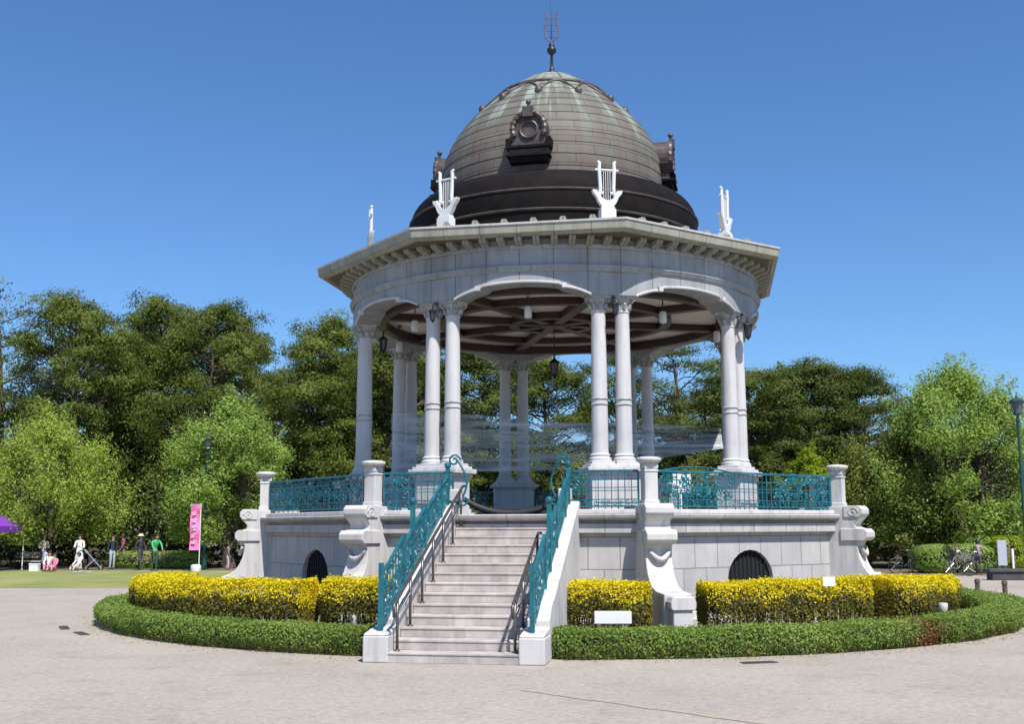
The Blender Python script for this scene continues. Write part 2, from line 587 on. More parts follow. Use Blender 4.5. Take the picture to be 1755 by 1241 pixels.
# ------------------------------------------------------------------ bandstand
B = empty('bandstand')
tag(B, 'white stone octagonal bandstand with copper dome, paired columns and front stair', 'bandstand')

def octa_ring(mb, prof, mat=None):
    """prof of (apothem, z) swept round the octagon, mitred at the corners; uv along each face in metres"""
    k = len(prof)
    for i in range(8):
        a0, a1 = VERT[i], VERT[i] + 45
        vs, fs, uvs = [], [], []
        for r, z in prof:
            for a in (a0, a1):
                vs.append((r / CB * math.sin(R(a)), -r / CB * math.cos(R(a)), z))
        for j in range(k - 1):
            h0, h1 = prof[j][0] * math.tan(R(22.5)), prof[j + 1][0] * math.tan(R(22.5))
            d = math.hypot(prof[j + 1][0] - prof[j][0], prof[j + 1][1] - prof[j][1])
            fs.append((2 * j, 2 * j + 1, 2 * j + 3, 2 * j + 2))
            uvs.append([(-h0, 0), (h0, 0), (h1, d), (-h1, d)])
        mb.add(vs, fs, None, uvs)
    return mb

# --- platform
plat = octa_ring(MB(), [(0.01, 2.20), (6.55, 2.20)])
plat = plat.build('platform', stone_mat('dark bounce-cutting floor', (0.16, 0.15, 0.145), stain=0.3), B)  # unseen floor, darkened to cut light bounced onto ceiling and inner columns
AW = 6.60
def wall_face(i):
    hw = AW * math.tan(R(22.5))
    mt = fr(FACE[i], AW, 0)
    if i == 0:
        out = []
        for sgn in (-1, 1):
            x0, x1 = sorted((sgn * 1.38, sgn * hw))
            out.append(MB().prism([(x0, 0), (x1, 0), (x1, 2.0), (x0, 2.0)], 0, 0.35, mt))
        return out
    w = 0.66
    out = [(-hw, 0), (-w, 0), (-w, 0.96)]
    for k in range(1, 12):
        t = math.pi - math.pi * k / 12
        out.append((w * math.cos(t), 0.96 + 0.62 * math.sin(t)))
    out += [(w, 0.96), (w, 0), (hw, 0), (hw, 2.0), (-hw, 2.0)]
    return [MB().prism(out, 0, 0.35, mt)]
for i in range(8):
    for wmb in wall_face(i):
        wmb.build('wall', M['wall'], plat)
    if i:
        mt = fr(FACE[i], AW - 0.05, 0)
        gr = MB()
        gr.box(-.72, .72, 0.045, 0.12, 0, 1.65, mt)
        for k in range(9):
            x = -.48 + k * .12
            gr.box(x - .012, x + .012, .02, .046, 0.1, 1.55, mt)
        gr.build('vent_grille', M['dark'], plat)
oc = octa_ring(MB(), [(6.58, 1.925), (6.74, 1.935), (6.74, 2.115), (6.64, 2.12), (6.64, 2.165), (6.72, 2.175), (6.84, 2.215), (6.86, 2.275), (6.84, 2.30), (6.45, 2.305)])
oc.build('cornice', M['band'], plat)
ob = octa_ring(MB(), [(6.58, 0.42), (6.68, 0.40), (6.70, 0.30), (6.76, 0.28), (6.76, 0.0)])
ob.build('plinth', M['granite'], plat)
# low kerb that carries the railing
kb = MB()
for i in range(8):
    hw = 6.62 * math.tan(R(22.5))
    segs = [(-hw + .1, hw - .1)] if i else [(-hw + .1, -1.15), (1.15, hw - .1)]
    for x0, x1 in segs:
        kb.box(x0, x1, -.11, .11, 2.305, 2.39, fr(FACE[i], 6.62))
kb.build('kerb', M['granite'], plat, bevel=0.012)

# --- scroll buttresses at the corners
PROF = [(6.4, 2.47), (7.55, 2.47), (7.68, 2.44), (7.75, 2.36), (7.75, 2.26), (7.66, 2.17), (7.60, 2.10), (7.62, 2.03), (7.72, 2.0),
        (7.82, 1.95), (7.86, 1.87), (7.82, 1.78), (7.70, 1.72), (7.65, 1.62), (7.66, 1.50), (7.70, 1.34), (7.76, 1.20), (7.85, 1.07),
        (7.98, .97), (8.2, .90), (8.62, .87), (8.62, .80), (8.5, 0.0), (6.4, 0.0)]
def buttress():
    mb = MB()
    # profile plane: radial x z, thickness along the tangent
    rot = Matrix(((0, 1, 0, 0), (-1, 0, 0, 0), (0, 0, 1, 0), (0, 0, 0, 1)))
    mb.prism(PROF, -.26, .26, rot)
    for z0, z1, r0, r1, w in ((2.24, 2.49, 7.38, 7.78, .285), (1.74, 2.0, 7.3, 7.88, .30)):
        mb.prism([(r0, z0), (r1 - .07, z0), (r1, z0 + .07), (r1, z1 - .07), (r1 - .07, z1), (r0, z1)], -w, w, rot)
    return mb
def buttress_foot():
    mb = MB()
    mb.box(-.18, .18, -8.86, -8.46, 0, .60)
    mb.prism([(-.21, .60), (.21, .60), (.235, .65), (.235, .74), (.19, .83), (-.19, .83), (-.235, .74), (-.235, .65)], -8.90, -8.43)
    rot = Matrix(((0, 0, 1, 0), (-1, 0, 0, 0), (0, 1, 0, 0), (0, 0, 0, 1)))
    mb.box(-.21, .21, -8.9, -8.46, 0, .2)
    return mb
def volute(zc, rc, rr, sx):
    pts = []
    for k in range(22):
        t = k / 21 * 2.6 * math.pi
        q = rr * (1 - k / 26)
        pts.append((sx * .275, -rc - q * math.cos(t), zc + q * math.sin(t)))
    return MB().tube(pts, 0.022, 6)
def swag():
    pts = [(-.21 + .42 * k / 10, -7.70 - .05 * math.sin(math.pi * k / 10), 1.62 - .17 * math.sin(math.pi * k / 10)) for k in range(11)]
    return MB().tube(pts, [0.03 + .025 * math.sin(math.pi * k / 10) for k in range(11)], 8)
b0 = buttress().build('buttress', M['granite'], B, bevel=0.012)
f0 = buttress_foot().build('foot', M['granite'], b0, bevel=0.012)
for zc, rc, rr_v in ((2.34, 7.58, .12), (1.87, 7.70, .125)):
    for sx in (-1, 1):
        volute(zc, rc, rr_v, sx).build('scroll', M['granite'], b0, smooth=True)
swag().build('garland', M['granite'], b0, smooth=True)
b0.matrix_local = fr(VERT[0])
for a in VERT[1:]:
    dup(b0, B, fr(a))

# --- balustrade posts
pm = MB()
pm.box(-.13, .13, -.13, .13, 2.47, 3.16)
pm.box(-.15, .15, -.15, .15, 2.47, 2.56)
pm.box(-.145, .145, -.145, .145, 3.10, 3.13)
pm.box(-.14, .14, -.14, .14, 3.16, 3.25)
pm.lathe([(.15, 3.25), (.20, 3.28), (.235, 3.31), (.245, 3.34), (.235, 3.365), (.17, 3.385), (0.0, 3.40)], 20, Matrix.Rotation(0.2, 4, 'Z'))
post0 = pm.build('balustrade_post', M['granite'], B, bevel=0.008)
post0.matrix_local = fr(VERT[0], 7.2)
for a in VERT[1:]:
    dup(post0, B, fr(a, 7.2))

# --- iron railing panels
def curl(mb, c, r, a0, turns, w, plane, rad=0.011):
    pts = []
    n = max(6, int(turns * 12))
    for k in range(n + 1):
        t = a0 + w * turns * 2 * math.pi * k / n
        q = r * (1 - 0.8 * k / n)
        pts.append(plane(c[0] + q * math.cos(t), c[1] + q * math.sin(t)))
    mb.tube(pts, rad, 5)

def railing_panel(x0, x1, plane, z0=0.0, z1=0.74, seed=0, ornate=None, end_scroll=0, crest=False):
    """iron panel along x with heights z0..z1; plane maps (x, z) to a point"""
    rr = random.Random(seed)
    mb = MB()
    L = x1 - x0
    for z, w in ((z1, .045), (z1 - .17, .022), (z0 + .06, .032), (z0 + .19, .02)):
        mb.bar(plane(x0, z), plane(x1, z), w, w)
    n = max(2, int(round(L / 0.135)))
    orn = ornate or []
    for k in range(n + 1):
        x = x0 + L * k / n
        if any(a < x < b for a, b in orn):
            if k % 2:
                continue
        w = .036 if k in (0, n) else .018
        mb.bar(plane(x, z0), plane(x, z1), w, w)
    for z in (z0 + .36, z1 - .32, ):
        mb.bar(plane(x0, z), plane(x1, z), .016, .016)
    # wave scrolls in the lower band
    k = 0
    x = x0 + .1
    while x < x1 - .06:
        curl(mb, (x, z0 + .125), .052, rr.uniform(0, 6), 1.1, 1 if k % 2 else -1, plane, .009)
        x += .125
        k += 1
    # vine panels
    for a, b in orn:
        m = int((b - a) * 30)
        for k in range(m):
            cx, cz = rr.uniform(a + .05, b - .05), rr.uniform(z0 + .24, z1 - .04)
            curl(mb, (cx, cz), rr.uniform(.05, .10), rr.uniform(0, 6.3), rr.uniform(.7, 1.3), rr.choice((-1, 1)), plane, rr.uniform(.010, .016))
        # leaves of the vine: small flat lozenges
        for k in range(int((b - a) * 46)):
            cx, cz, s = rr.uniform(a, b), rr.uniform(z0 + .22, z1 - .02), rr.uniform(.02, .042)
            t = rr.uniform(0, 3.14)
            q = [(cx + s * 1.5 * math.cos(t), cz + s * 1.5 * math.sin(t)), (cx - s * .6 * math.sin(t), cz + s * .6 * math.cos(t)),
                 (cx - s * 1.5 * math.cos(t), cz - s * 1.5 * math.sin(t)), (cx + s * .6 * math.sin(t), cz - s * .6 * math.cos(t))]
            P = [Vector(plane(*p)) for p in q]
            nrm = (P[1] - P[0]).cross(P[2] - P[0])
            if nrm.length > 1e-9:
                nrm.normalize()
            mb.add([p + nrm * .006 for p in P] + [p - nrm * .006 for p in P], [(0, 1, 2, 3), (7, 6, 5, 4), (0, 4, 5, 1), (1, 5, 6, 2), (2, 6, 7, 3), (3, 7, 4, 0)])
        if crest:
            pts = [plane(a + (b - a) * k / 10, z1 + .10 * math.sin(math.pi * k / 10)) for k in range(11)]
            mb.tube(pts, .016, 5)
            crest = False
    if end_scroll:
        # big lyre scroll where the panel stops beside the stair
        x = x1 if end_scroll > 0 else x0
        s = end_scroll
        pts = []
        for k in range(26):
            t = k / 25
            pts.append(plane(x + s * (.05 + .26 * math.sin(t * 3.0) * (1 - .25 * t)), z0 + .08 + .92 * t))
        mb.tube(pts, .022, 6)
        curl(mb, (x + s * .02, z1 + .24), .13, 0 if s > 0 else math.pi, 1.4, s, plane, .02)
        curl(mb, (x + s * .18, z0 + .2), .13, 0 if s > 0 else math.pi, 1.3, -s, plane, .02)
    return mb

HW = 6.62 * math.tan(R(22.5))
def face_plane(i, r=6.62, zb=2.39):
    m = fr(FACE[i], r, zb)
    return lambda x, z: tuple(m @ Vector((x, 0, z)))
for i in range(8):
    if i == 0:
        railing_panel(-HW + .2, -1.12, face_plane(0), seed=90, ornate=[(-HW + .3, -HW + .75)], end_scroll=1).build('railing', M['teal'], B)
        railing_panel(1.12, HW - .2, face_plane(0), seed=91, ornate=[(1.15, 1.6)], end_scroll=-1).build('railing', M['teal'], B)
    else:
        railing_panel(-HW + .2, HW - .2, face_plane(i), seed=i,
                      ornate=[(-HW + .3, -HW + 2.3), (HW - 2.0, HW - .3)] if i != 7 else [(-HW + .25, HW - .5)], crest=(i == 1)).build('railing', M['teal'], B)

# --- pedestals and columns
RC, SEP = 4.87, 0.54
ped = MB()
ped.box(-.62, .62, -.36, .36, 2.20, 2.36)
ped.box(-.57, .57, -.31, .31, 2.36, 2.44)
ped.box(-.54, .54, -.28, .28, 2.44, 3.14)
ped.box(-.47, .47, -.30, .30, 2.56, 3.02)
ped.box(-.58, .58, -.32, .32, 3.14, 3.20)
ped.box(-.65, .65, -.39, .39, 3.20, 3.30)
ped.box(-.58, .58, -.32, .32, 3.30, 3.36)
ped0 = ped.build('pedestal', M['granite'], B, bevel=0.01)
cb_ = [(.255, 0), (.255, .07), (.24, .08), (.245, .10), (.24, .135), (.215, .15), (.20, .165), (.205, .185), (.215, .20), (.205, .22), (.186, .235)]
sh = [(.186, .235), (.178, .32)]
for k in range(1, 13):
    t = k / 12
    sh.append((.178 - .026 * t ** 1.6, .32 + t * (3.28 - .32)))
sh += [(.152, 3.28), (.166, 3.29), (.170, 3.31), (.166, 3.33), (.155, 3.34)]
shaft0 = MB().lathe(sh, 28).build('column', M['column'], B, smooth=True, auto=35)
base0 = MB().lathe(cb_, 28).box(-.25, .25, -.25, .25, 0, .065).build('base', M['column'], shaft0, smooth=True, auto=35)
rg = MB()
for z in (1.285, 1.40):
    rg.lathe([(.168, z - .02), (.184, z - .018), (.187, z), (.184, z + .018), (.168, z + .02)], 24, caps=False)
ring0 = rg.build('band', M['carved'], shaft0, smooth=True)
cp = MB().lathe([(.152, 3.34), (.158, 3.42), (.175, 3.50), (.205, 3.56), (.21, 3.585)], 24)
cp.box(-.235, .235, -.235, .235, 3.585, 3.645)
for k in range(8):
    a = k * 45
    m = fr(a)
    cp.tube([m @ Vector((0, -.155, 3.36)), m @ Vector((0, -.185, 3.43)), m @ Vector((0, -.215, 3.47)), m @ Vector((0, -.225, 3.45))], [.045, .04, .03, .015], 6)
for a in (45, 135, 225, 315):
    m = fr(a)
    pts = []
    for k in range(14):
        t = k / 13 * 2.2 * math.pi
        q = .062 * (1 - k / 18)
        pts.append(m @ Vector((0, -.245 - q * math.cos(t), 3.53 + q * math.sin(t))))
    cp.tube(pts, .02, 5)
cap0 = cp.build('capital', M['carved'], shaft0, smooth=True, auto=35)
bal0 = None
for k, a in enumerate(VERT):
    p_ = ped0 if k == 0 else dup(ped0, B)
    p_.matrix_local = fr(a, RC)
    for j, sx in enumerate((-1, 1)):
        c_ = shaft0 if (k == 0 and j == 0) else dup(shaft0, B)
        c_.matrix_local = fr(a, RC, 3.36) @ Matrix.Translation((sx * SEP / 2, 0, 0))

# --- entablature: round wall with basket arches between the pairs
RO, RI = 5.17, 4.58
ZS, ZT = 7.0, 8.22
PA = 5.6                          # half angle of a pier
def arch_z(t):
    t = abs(t)
    if t < .60:
        return 7.28 - .06 * (t / .60) ** 2
    if t < .64:
        return 7.18
    q = (t - .64) / .36
    return 7.15 - .16 * q ** 1.6
def ring_stations():
    st = []
    for i in range(8):
        for k in range(41):
            t = -1 + k / 20
            st.append((FACE[i] + t * (22.5 - PA), arch_z(t) if abs(t) < 1 else ZS))
    return st
st = ring_stations()
N = len(st)
en = MB()
vs, fs, uvs = [], [], []
for a, zb in st:
    s_, c_ = math.sin(R(a)), -math.cos(R(a))
    vs += [(RO * s_, RO * c_, zb), (RO * s_, RO * c_, ZT), (RI * s_, RI * c_, zb), (RI * s_, RI * c_, ZT)]
for i in range(N):
    j = (i + 1) % N
    a, b = 4 * i, 4 * j
    u0, u1 = R(st[i][0]) * RO, R(st[j][0]) * RO
    if j == 0:
        u1 += 2 * math.pi * RO
    fs += [(a, b, b + 1, a + 1), (b + 2, a + 2, a + 3, b + 3), (b, a, a + 2, b + 2), (a + 1, b + 1, b + 3, a + 3)]
    uvs += [[(u0, st[i][1] - 6.3), (u1, st[j][1] - 6.3), (u1, ZT - 6.3), (u0, ZT - 6.3)], [(u1, .5), (u0, .5), (u0, 1.5), (u1, 1.5)],
            [(u1, .5), (u0, .5), (u0, .6), (u1, .6)], [(u0, .5), (u1, .5), (u1, .6), (u0, .6)]]
en.add(vs, fs, None, uvs)
ent = en.build('entablature', M['frieze'], B)
mo = MB()
for prof in ([(5.16, 7.50), (5.20, 7.505), (5.21, 7.54), (5.225, 7.545), (5.235, 7.585), (5.25, 7.59), (5.26, 7.625), (5.16, 7.635)],
             [(5.16, 8.00), (5.20, 8.01), (5.22, 8.05), (5.22, 8.09), (5.16, 8.10)]):
    mo.lathe(prof, 144, caps=False)
mo.build('moulding', M['frieze'], ent)
# archivolt over every bay
def archivolt(i):
    mb = MB()
    ts = [-1 + k / 20 for k in range(41)]
    vs, fs = [], []
    for t in ts:
        a = FACE[i] + t * (22.5 - PA)
        z = arch_z(t)
        s_, c_ = math.sin(R(a)), -math.cos(R(a))
        for r, zz in ((RO - .01, z - .02), (RO + .03, z - .02), (RO + .038, z + .008), (RO + .022, z + .012), (RO + .018, z + .035), (RO - .01, z + .04)):
            vs.append((r * s_, r * c_, zz))
    for k in range(40):
        for q in range(6):
            q2 = (q + 1) % 6
            fs.append((k * 6 + q, k * 6 + q2, (k + 1) * 6 + q2, (k + 1) * 6 + q))
    fs += [tuple(range(6)), tuple(range(240, 246))[::-1]]
    mb.add(vs, fs)
    for sx in (-1, 1):
        m = fr(FACE[i] + sx * .62 * (22.5 - PA), RO + .02, 7.18)
        mb.box(-.05, .05, -.06, .06, -.05, .05, m)
    return mb
for i in range(8):
    archivolt(i).build('archivolt', M['column'], ent)
# keystones over the pairs: small dark iron lantern bracket is separate
# modillions under the eave
md = MB()
md.prism([(-.36, 8.205), (.0, 8.205), (.0, 8.05), (-.10, 8.05), (-.17, 8.09), (-.32, 8.12), (-.36, 8.145)], -.07, .07, Matrix(((0, 1, 0, 0), (1, 0, 0, 0), (0, 0, 1, 0), (0, 0, 0, 1))))
md0 = md.build('modillion', M['eave'], ent)
NM = 88
for k in range(NM):
    o = md0 if k == 0 else dup(md0, ent)
    o.matrix_local = fr(A3 + (k + .5) * 360 / NM, RO - .005)

# --- eave and low roof
ea = octa_ring(MB(), [(4.5, 8.215), (5.45, 8.215), (5.47, 8.20), (5.60, 8.255), (5.62, 8.44), (5.60, 8.46)])
eave = ea.build('eave', M['eave'], B)
octa_ring(MB(), [(5.60, 8.462), (5.50, 8.475), (5.1, 8.56), (3.4, 8.92)]).build('roof', M['eave'], B)
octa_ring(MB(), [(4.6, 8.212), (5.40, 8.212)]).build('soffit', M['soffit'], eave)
# trim line along the eave top
octa_ring(MB(), [(5.61, 8.43), (5.64, 8.435), (5.645, 8.475), (5.58, 8.48)]).build('gutter', M['granite'], eave)
bk0 = MB().prism([(-.07, 0), (.07, 0), (.07, .09), (.04, .13), (-.04, .13), (-.07, .09)], -.10, .10).build('roof_block', M['eave'], B)
for k in range(48):
    o = bk0 if k == 0 else dup(bk0, B)
    o.matrix_local = fr(FACE[k // 6], 5.25, 8.515) @ Matrix.Translation(((k % 6 - 2.5) * .64, 0, 0))

# --- dome
prof = [(3.66, 8.6), (3.70, 9.0)]
for k in range(0, 13):
    t = R(-15 + k * 8.9)
    cs_, sn_ = math.cos(t), math.sin(t)
    prof.append((2.95 + .80 * abs(cs_) ** .8 * (1 if cs_ > 0 else -1), 9.62 + .80 * abs(sn_) ** .9 * (1 if sn_ > 0 else -1)))
prof += [(3.02, 10.42), (3.0, 10.30)]
# rolled steps on the skirt
sk = MB().lathe(prof, 128, caps=False)
rims = []
for r_, z_ in ((3.74, 9.30), (3.745, 9.78), (3.50, 10.20), (3.02, 10.44)):
    rims.append(MB().lathe([(r_ - .05, z_ - .03), (r_ + .02, z_ - .02), (r_ + .035, z_ + .01), (r_ + .01, z_ + .035), (r_ - .05, z_ + .035)], 128, caps=False))
sil = [(10.30, 2.92), (10.8, 2.93), (11.06, 2.92), (11.6, 2.82), (12.02, 2.62), (12.48, 2.31), (12.77, 2.02), (13.0, 1.79), (13.19, 1.58), (13.37, 1.38), (13.71, .94), (13.92, .62), (14.08, .26), (14.12, 0.0)]
def dome_r(z):
    zs = [a for a, b in sil]
    return float(np.interp(z, zs, [b for a, b in sil]))
# smooth the outline, then lay it as lapped courses
zz = np.linspace(10.30, 14.12, 200)
rr_ = np.array([dome_r(z) for z in zz])
ker = np.ones(17) / 17
rs = np.convolve(np.pad(rr_, 8, mode='edge'), ker, mode='valid')
rs[-8:] = np.linspace(rs[-8], 0.0, 8)
def dome_rs(z):
    return float(np.interp(z, zz, rs))
# courses of equal length along the outline
arc = np.concatenate([[0], np.cumsum(np.hypot(np.diff(zz), np.diff(rs)))])
ncourse = 17
pr = []
for k in range(ncourse):
    za = float(np.interp(arc[-1] * k / ncourse, arc, zz))
    zb = float(np.interp(arc[-1] * (k + 1) / ncourse, arc, zz))
    ra, rb = dome_rs(za), dome_rs(zb)
    pr += [(ra + .018, za), ((ra + rb) / 2 + .022, (za + zb) / 2), (rb + .006, zb)]
pr[-1] = (0.0, 14.13)
dome = MB().lathe(pr, 128, caps=False).build('dome', M['copper'], B, smooth=True, auto=20)
skirt = sk.build('skirt', M['dark_copper'], dome, smooth=True, auto=35)
M['dark_copper'].node_tree.nodes['Principled BSDF'].inputs['Specular IOR Level'].default_value = 0.15
for rm_ in rims:
    rm_.build('rim', M['rim_copper'], skirt, smooth=True, auto=35)

# garland crown near the top
gl = MB()
for k in range(12):
    a0, a1 = 20 + k * 30, 20 + (k + 1) * 30
    zk = 12.88
    rk = dome_rs(zk) + .03
    gl.ball((rk * math.sin(R(a0)), -rk * math.cos(R(a0)), zk), .10, 6, (1, 1, 1.3))
    pts = []
    for j in range(9):
        t = j / 8
        z = 12.92 + .42 * math.sin(math.pi * t) ** .7
        r_ = dome_rs(z) + .03
        a = a0 + (a1 - a0) * t
        pts.append((r_ * math.sin(R(a)), -r_ * math.cos(R(a)), z))
    gl.tube(pts, [.025 + .02 * math.sin(math.pi * j / 8) for j in range(9)], 6)
r_ = dome_rs(13.36) + .02
gl.lathe([(r_, 13.33), (r_ + .05, 13.35), (r_ + .02, 13.42), (dome_rs(13.44), 13.44)], 64, caps=False)
gl.build('garland', M['dormer'], dome, smooth=True)

# round dormers
def dormer():
    mb = MB()
    # horseshoe frame in x z, front at y = -3.22
    out = [(-.56, 10.72), (.56, 10.72), (.56, 10.92), (.50, 10.96), (.48, 11.1)]
    for k in range(17):
        t = R(-25 + 230 * k / 16)
        out.append((.53 * math.cos(t), 11.48 + .53 * math.sin(t)))
    out += [(-.48, 11.1), (-.50, 10.96), (-.56, 10.92)]
    mb.prism(out, -3.10, -2.2)
    # wreath
    pts = [(.45 * math.cos(R(-30 + 240 * k / 24)), -3.11, 11.48 + .45 * math.sin(R(-30 + 240 * k / 24))) for k in range(25)]
    mb.tube(pts, [.075 + .018 * (k % 2) for k in range(25)], 8)
    mb.tube([(.24 * math.cos(2 * math.pi * k / 20), -3.12, 11.44 + .24 * math.sin(2 * math.pi * k / 20)) for k in range(20)], .04, 6, closed=True)
    mb.box(-.15, .15, -3.22, -3.08, 11.78, 12.06)
    mb.ball((0, -3.12, 12.22), .075, 6)
    mb.tube([(0, -3.12, 12.04), (0, -3.12, 12.2)], .035, 6)
    return mb
def dormer_sill():
    mb = MB()
    mb.box(-.60, .60, -3.24, -2.4, 10.66, 10.72)
    mb.box(-.52, .52, -3.16, -2.4, 10.50, 10.66)
    mb.box(-.62, .62, -3.22, -2.4, 10.90, 10.97)
    for sx in (-1, 1):
        mb.box(sx * .56 - .07, sx * .56 + .07, -3.2, -2.6, 10.96, 11.18)
    return mb
d0 = dormer().build('dormer', M['dormer'], dome, bevel=0.0)
MB().prism([(.22 * math.cos(2 * math.pi * k / 20), 11.44 + .22 * math.sin(2 * math.pi * k / 20)) for k in range(20)], -3.115, -3.05).build('window', M['grey_panel'], d0) if False else None
ds = dormer_sill().build('dormer_sill', M['dark_copper'], dome)
for k in range(4):
    o = d0 if k == 0 else dup(d0, dome)
    o.matrix_local = fr(FACE[0] - 2.5 + 90 * k) @ Matrix.Translation((0, 0, 10.70)) @ Matrix.Diagonal((.87, 1.0, .87, 1)) @ Matrix.Translation((0, 0, -10.58))
    o = ds if k == 0 else dup(ds, dome)
    o.matrix_local = fr(FACE[0] - 2.5 + 90 * k) @ Matrix.Translation((0, 0, 10.70)) @ Matrix.Diagonal((.87, 1.0, .87, 1)) @ Matrix.Translation((0, 0, -10.58))

# finial
fi = MB().lathe([(.16, 14.08), (.13, 14.15), (.07, 14.2), (.045, 14.3), (.035, 14.62), (.06, 14.66), (.12, 14.72), (.13, 14.78), (.10, 14.84), (.05, 14.87), (.085, 14.92), (.03, 14.98), (.018, 15.1), (.014, 16.3), (0, 16.32)], 14)
fin = fi.build('finial', M['black_iron'], dome, smooth=True)
wv = MB()
for sx in (-1, 1):
    wv.tube([(sx * .03, 0, 15.02), (sx * .17, 0, 15.14), (sx * .20, 0, 15.38), (sx * .12, 0, 15.56), (sx * .13, 0, 15.75), (sx * .18, 0, 15.86)], .018, 6)
for z in (15.14, 15.32, 15.5, 15.68):
    wv.tube([(-.17, 0, z), (.17, 0, z)], .01, 5)
for sx in (-.06, .06):
    wv.tube([(sx, 0, 15.1), (sx, 0, 15.68)], .007, 5)
wv.build('weather_vane', plain_mat('reddish iron', (0.13, 0.085, 0.09), 0.5), fin)

# --- lyres on the roof
ly = MB()
ly.box(-.17, .17, -.12, .12, -.28, .06)
ly.box(-.15, .15, -.09, .09, .06, .12)
body = [(-.12, .12), (.12, .12), (.20, .22), (.25, .34), (.33, .44), (.34, .50), (.25, .49), (.21, .44), (.13, .32), (.05, .27), (-.05, .27), (-.13, .32), (-.21, .44), (-.25, .49), (-.34, .50), (-.33, .44), (-.25, .34), (-.20, .22)]
ly.prism(body, -.06, .06)
for sx in (-1, 1):
    ly.tube([(sx * .26, 0, .48), (sx * .17, 0, .40), (sx * .15, 0, .55), (sx * .165, 0, .85), (sx * .175, 0, 1.0), (sx * .17, 0, 1.14), (sx * .21, 0, 1.17)], [.045, .05, .045, .042, .042, .04, .03], 7)
    ly.ball((sx * .105, 0, .44), .04, 5)
ly.tube([(-.27, 0, .97), (.27, 0, .97)], .025, 6)
for x in (-.075, -.025, .025, .075):
    ly.tube([(x, 0, .27), (x, 0, .97)], .009, 5)
ly0 = ly.build('lyre_ornament', M['lyre'], B, smooth=True, auto=40)
for k, a in enumerate(VERT):
    o = ly0 if k == 0 else dup(ly0, B)
    o.matrix_local = fr(a, 4.78, 8.93)

# --- ceiling
ce = MB().lathe([(0.0, 7.38), (4.6, 7.38)], 48, caps=False).build('ceiling', M['ceiling'], B)
def beam_ring(r, w, z):
    return MB().lathe([(r - w / 2, 7.385), (r - w / 2, z), (r + w / 2, z), (r + w / 2, 7.385)], 64, caps=False)
for r_ in (1.05, 2.9):
    beam_ring(r_, .24, 7.21).build('ring_beam', M['beam'], ce)
bm0 = MB().box(-.13, .13, -4.345, -.4, 7.205, 7.385).build('beam', M['beam'], ce)
for k in range(8):
    o = bm0 if k == 0 else dup(bm0, ce)
    o.matrix_local = fr(VERT[k])
MB().lathe([(0, 7.17), (.30, 7.18), (.38, 7.22), (.38, 7.38)], 24, caps=False).build('ceiling_rose', M['beam'], ce)
beam_ring(4.45, .22, 7.16).build('edge_beam', M['beam'], ce)

# --- stair
STA = FACE[0]
SM = fr(STA)
NS, S0, SB = 14, 6.42, 11.40
TR, RI_ = (SB - S0) / 13, 2.20 / 14
stair = empty('staircase', parent=B)
stair.matrix_local = SM
def hs(z_):
    return z_
for k in range(NS):
    y1 = SB - k * TR
    y0 = y1 - TR - (0.06 if k < NS - 1 else 0.6)
    z1 = RI_ * (k + 1)
    s_ = MB()
    s_.box(-1.03, 1.03, -y1, -y0, z1 - RI_ if k else 0.0, z1 - .035)
    s_.box(-1.03, 1.03, -y1 - .012, -y0, z1 - .035, z1)
    s_.build('step', M['step'], stair, bevel=0.006)
MB().prism([(SB - .05, 0), (S0 - .5, 0), (S0 - .5, 2.0), (S0 + TR, 1.97), (SB - .05 - TR * .3, .1)], -1.0, 1.0, Matrix(((0, 1, 0, 0), (-1, 0, 0, 0), (0, 0, 1, 0), (0, 0, 0, 1)))) if False else None
SR = Matrix(((0, 1, 0, 0), (-1, 0, 0, 0), (0, 0, 1, 0), (0, 0, 0, 1)))     # prism plane: x = distance out, z up, thickness = tangent
for sx in (-1, 1):
    y0, y1 = sorted((sx * 1.04, sx * 1.40))
    poly = [(6.45, 0), (10.75, 0), (10.75, .62), (10.55, .80), (10.35, .90), (10.2, .92), (6.75, 2.50), (6.6, 2.56), (6.45, 2.56)]
    sw = MB().prism(poly, y0, y1, SR).build('side_wall', M['granite'], stair, bevel=0.02)
    pdm = MB()
    x0, x1 = sorted((sx * 1.02, sx * 1.42))
    pdm.box(x0, x1, -11.42, -10.752, 0, .40)
    pdm.prism([(10.752, .40), (11.42, .40), (11.40, .44), (10.752, .52)], *sorted((sx * 1.03, sx * 1.41)), SR)
    pdm.build('pedestal', M['granite'], stair, bevel=0.015)

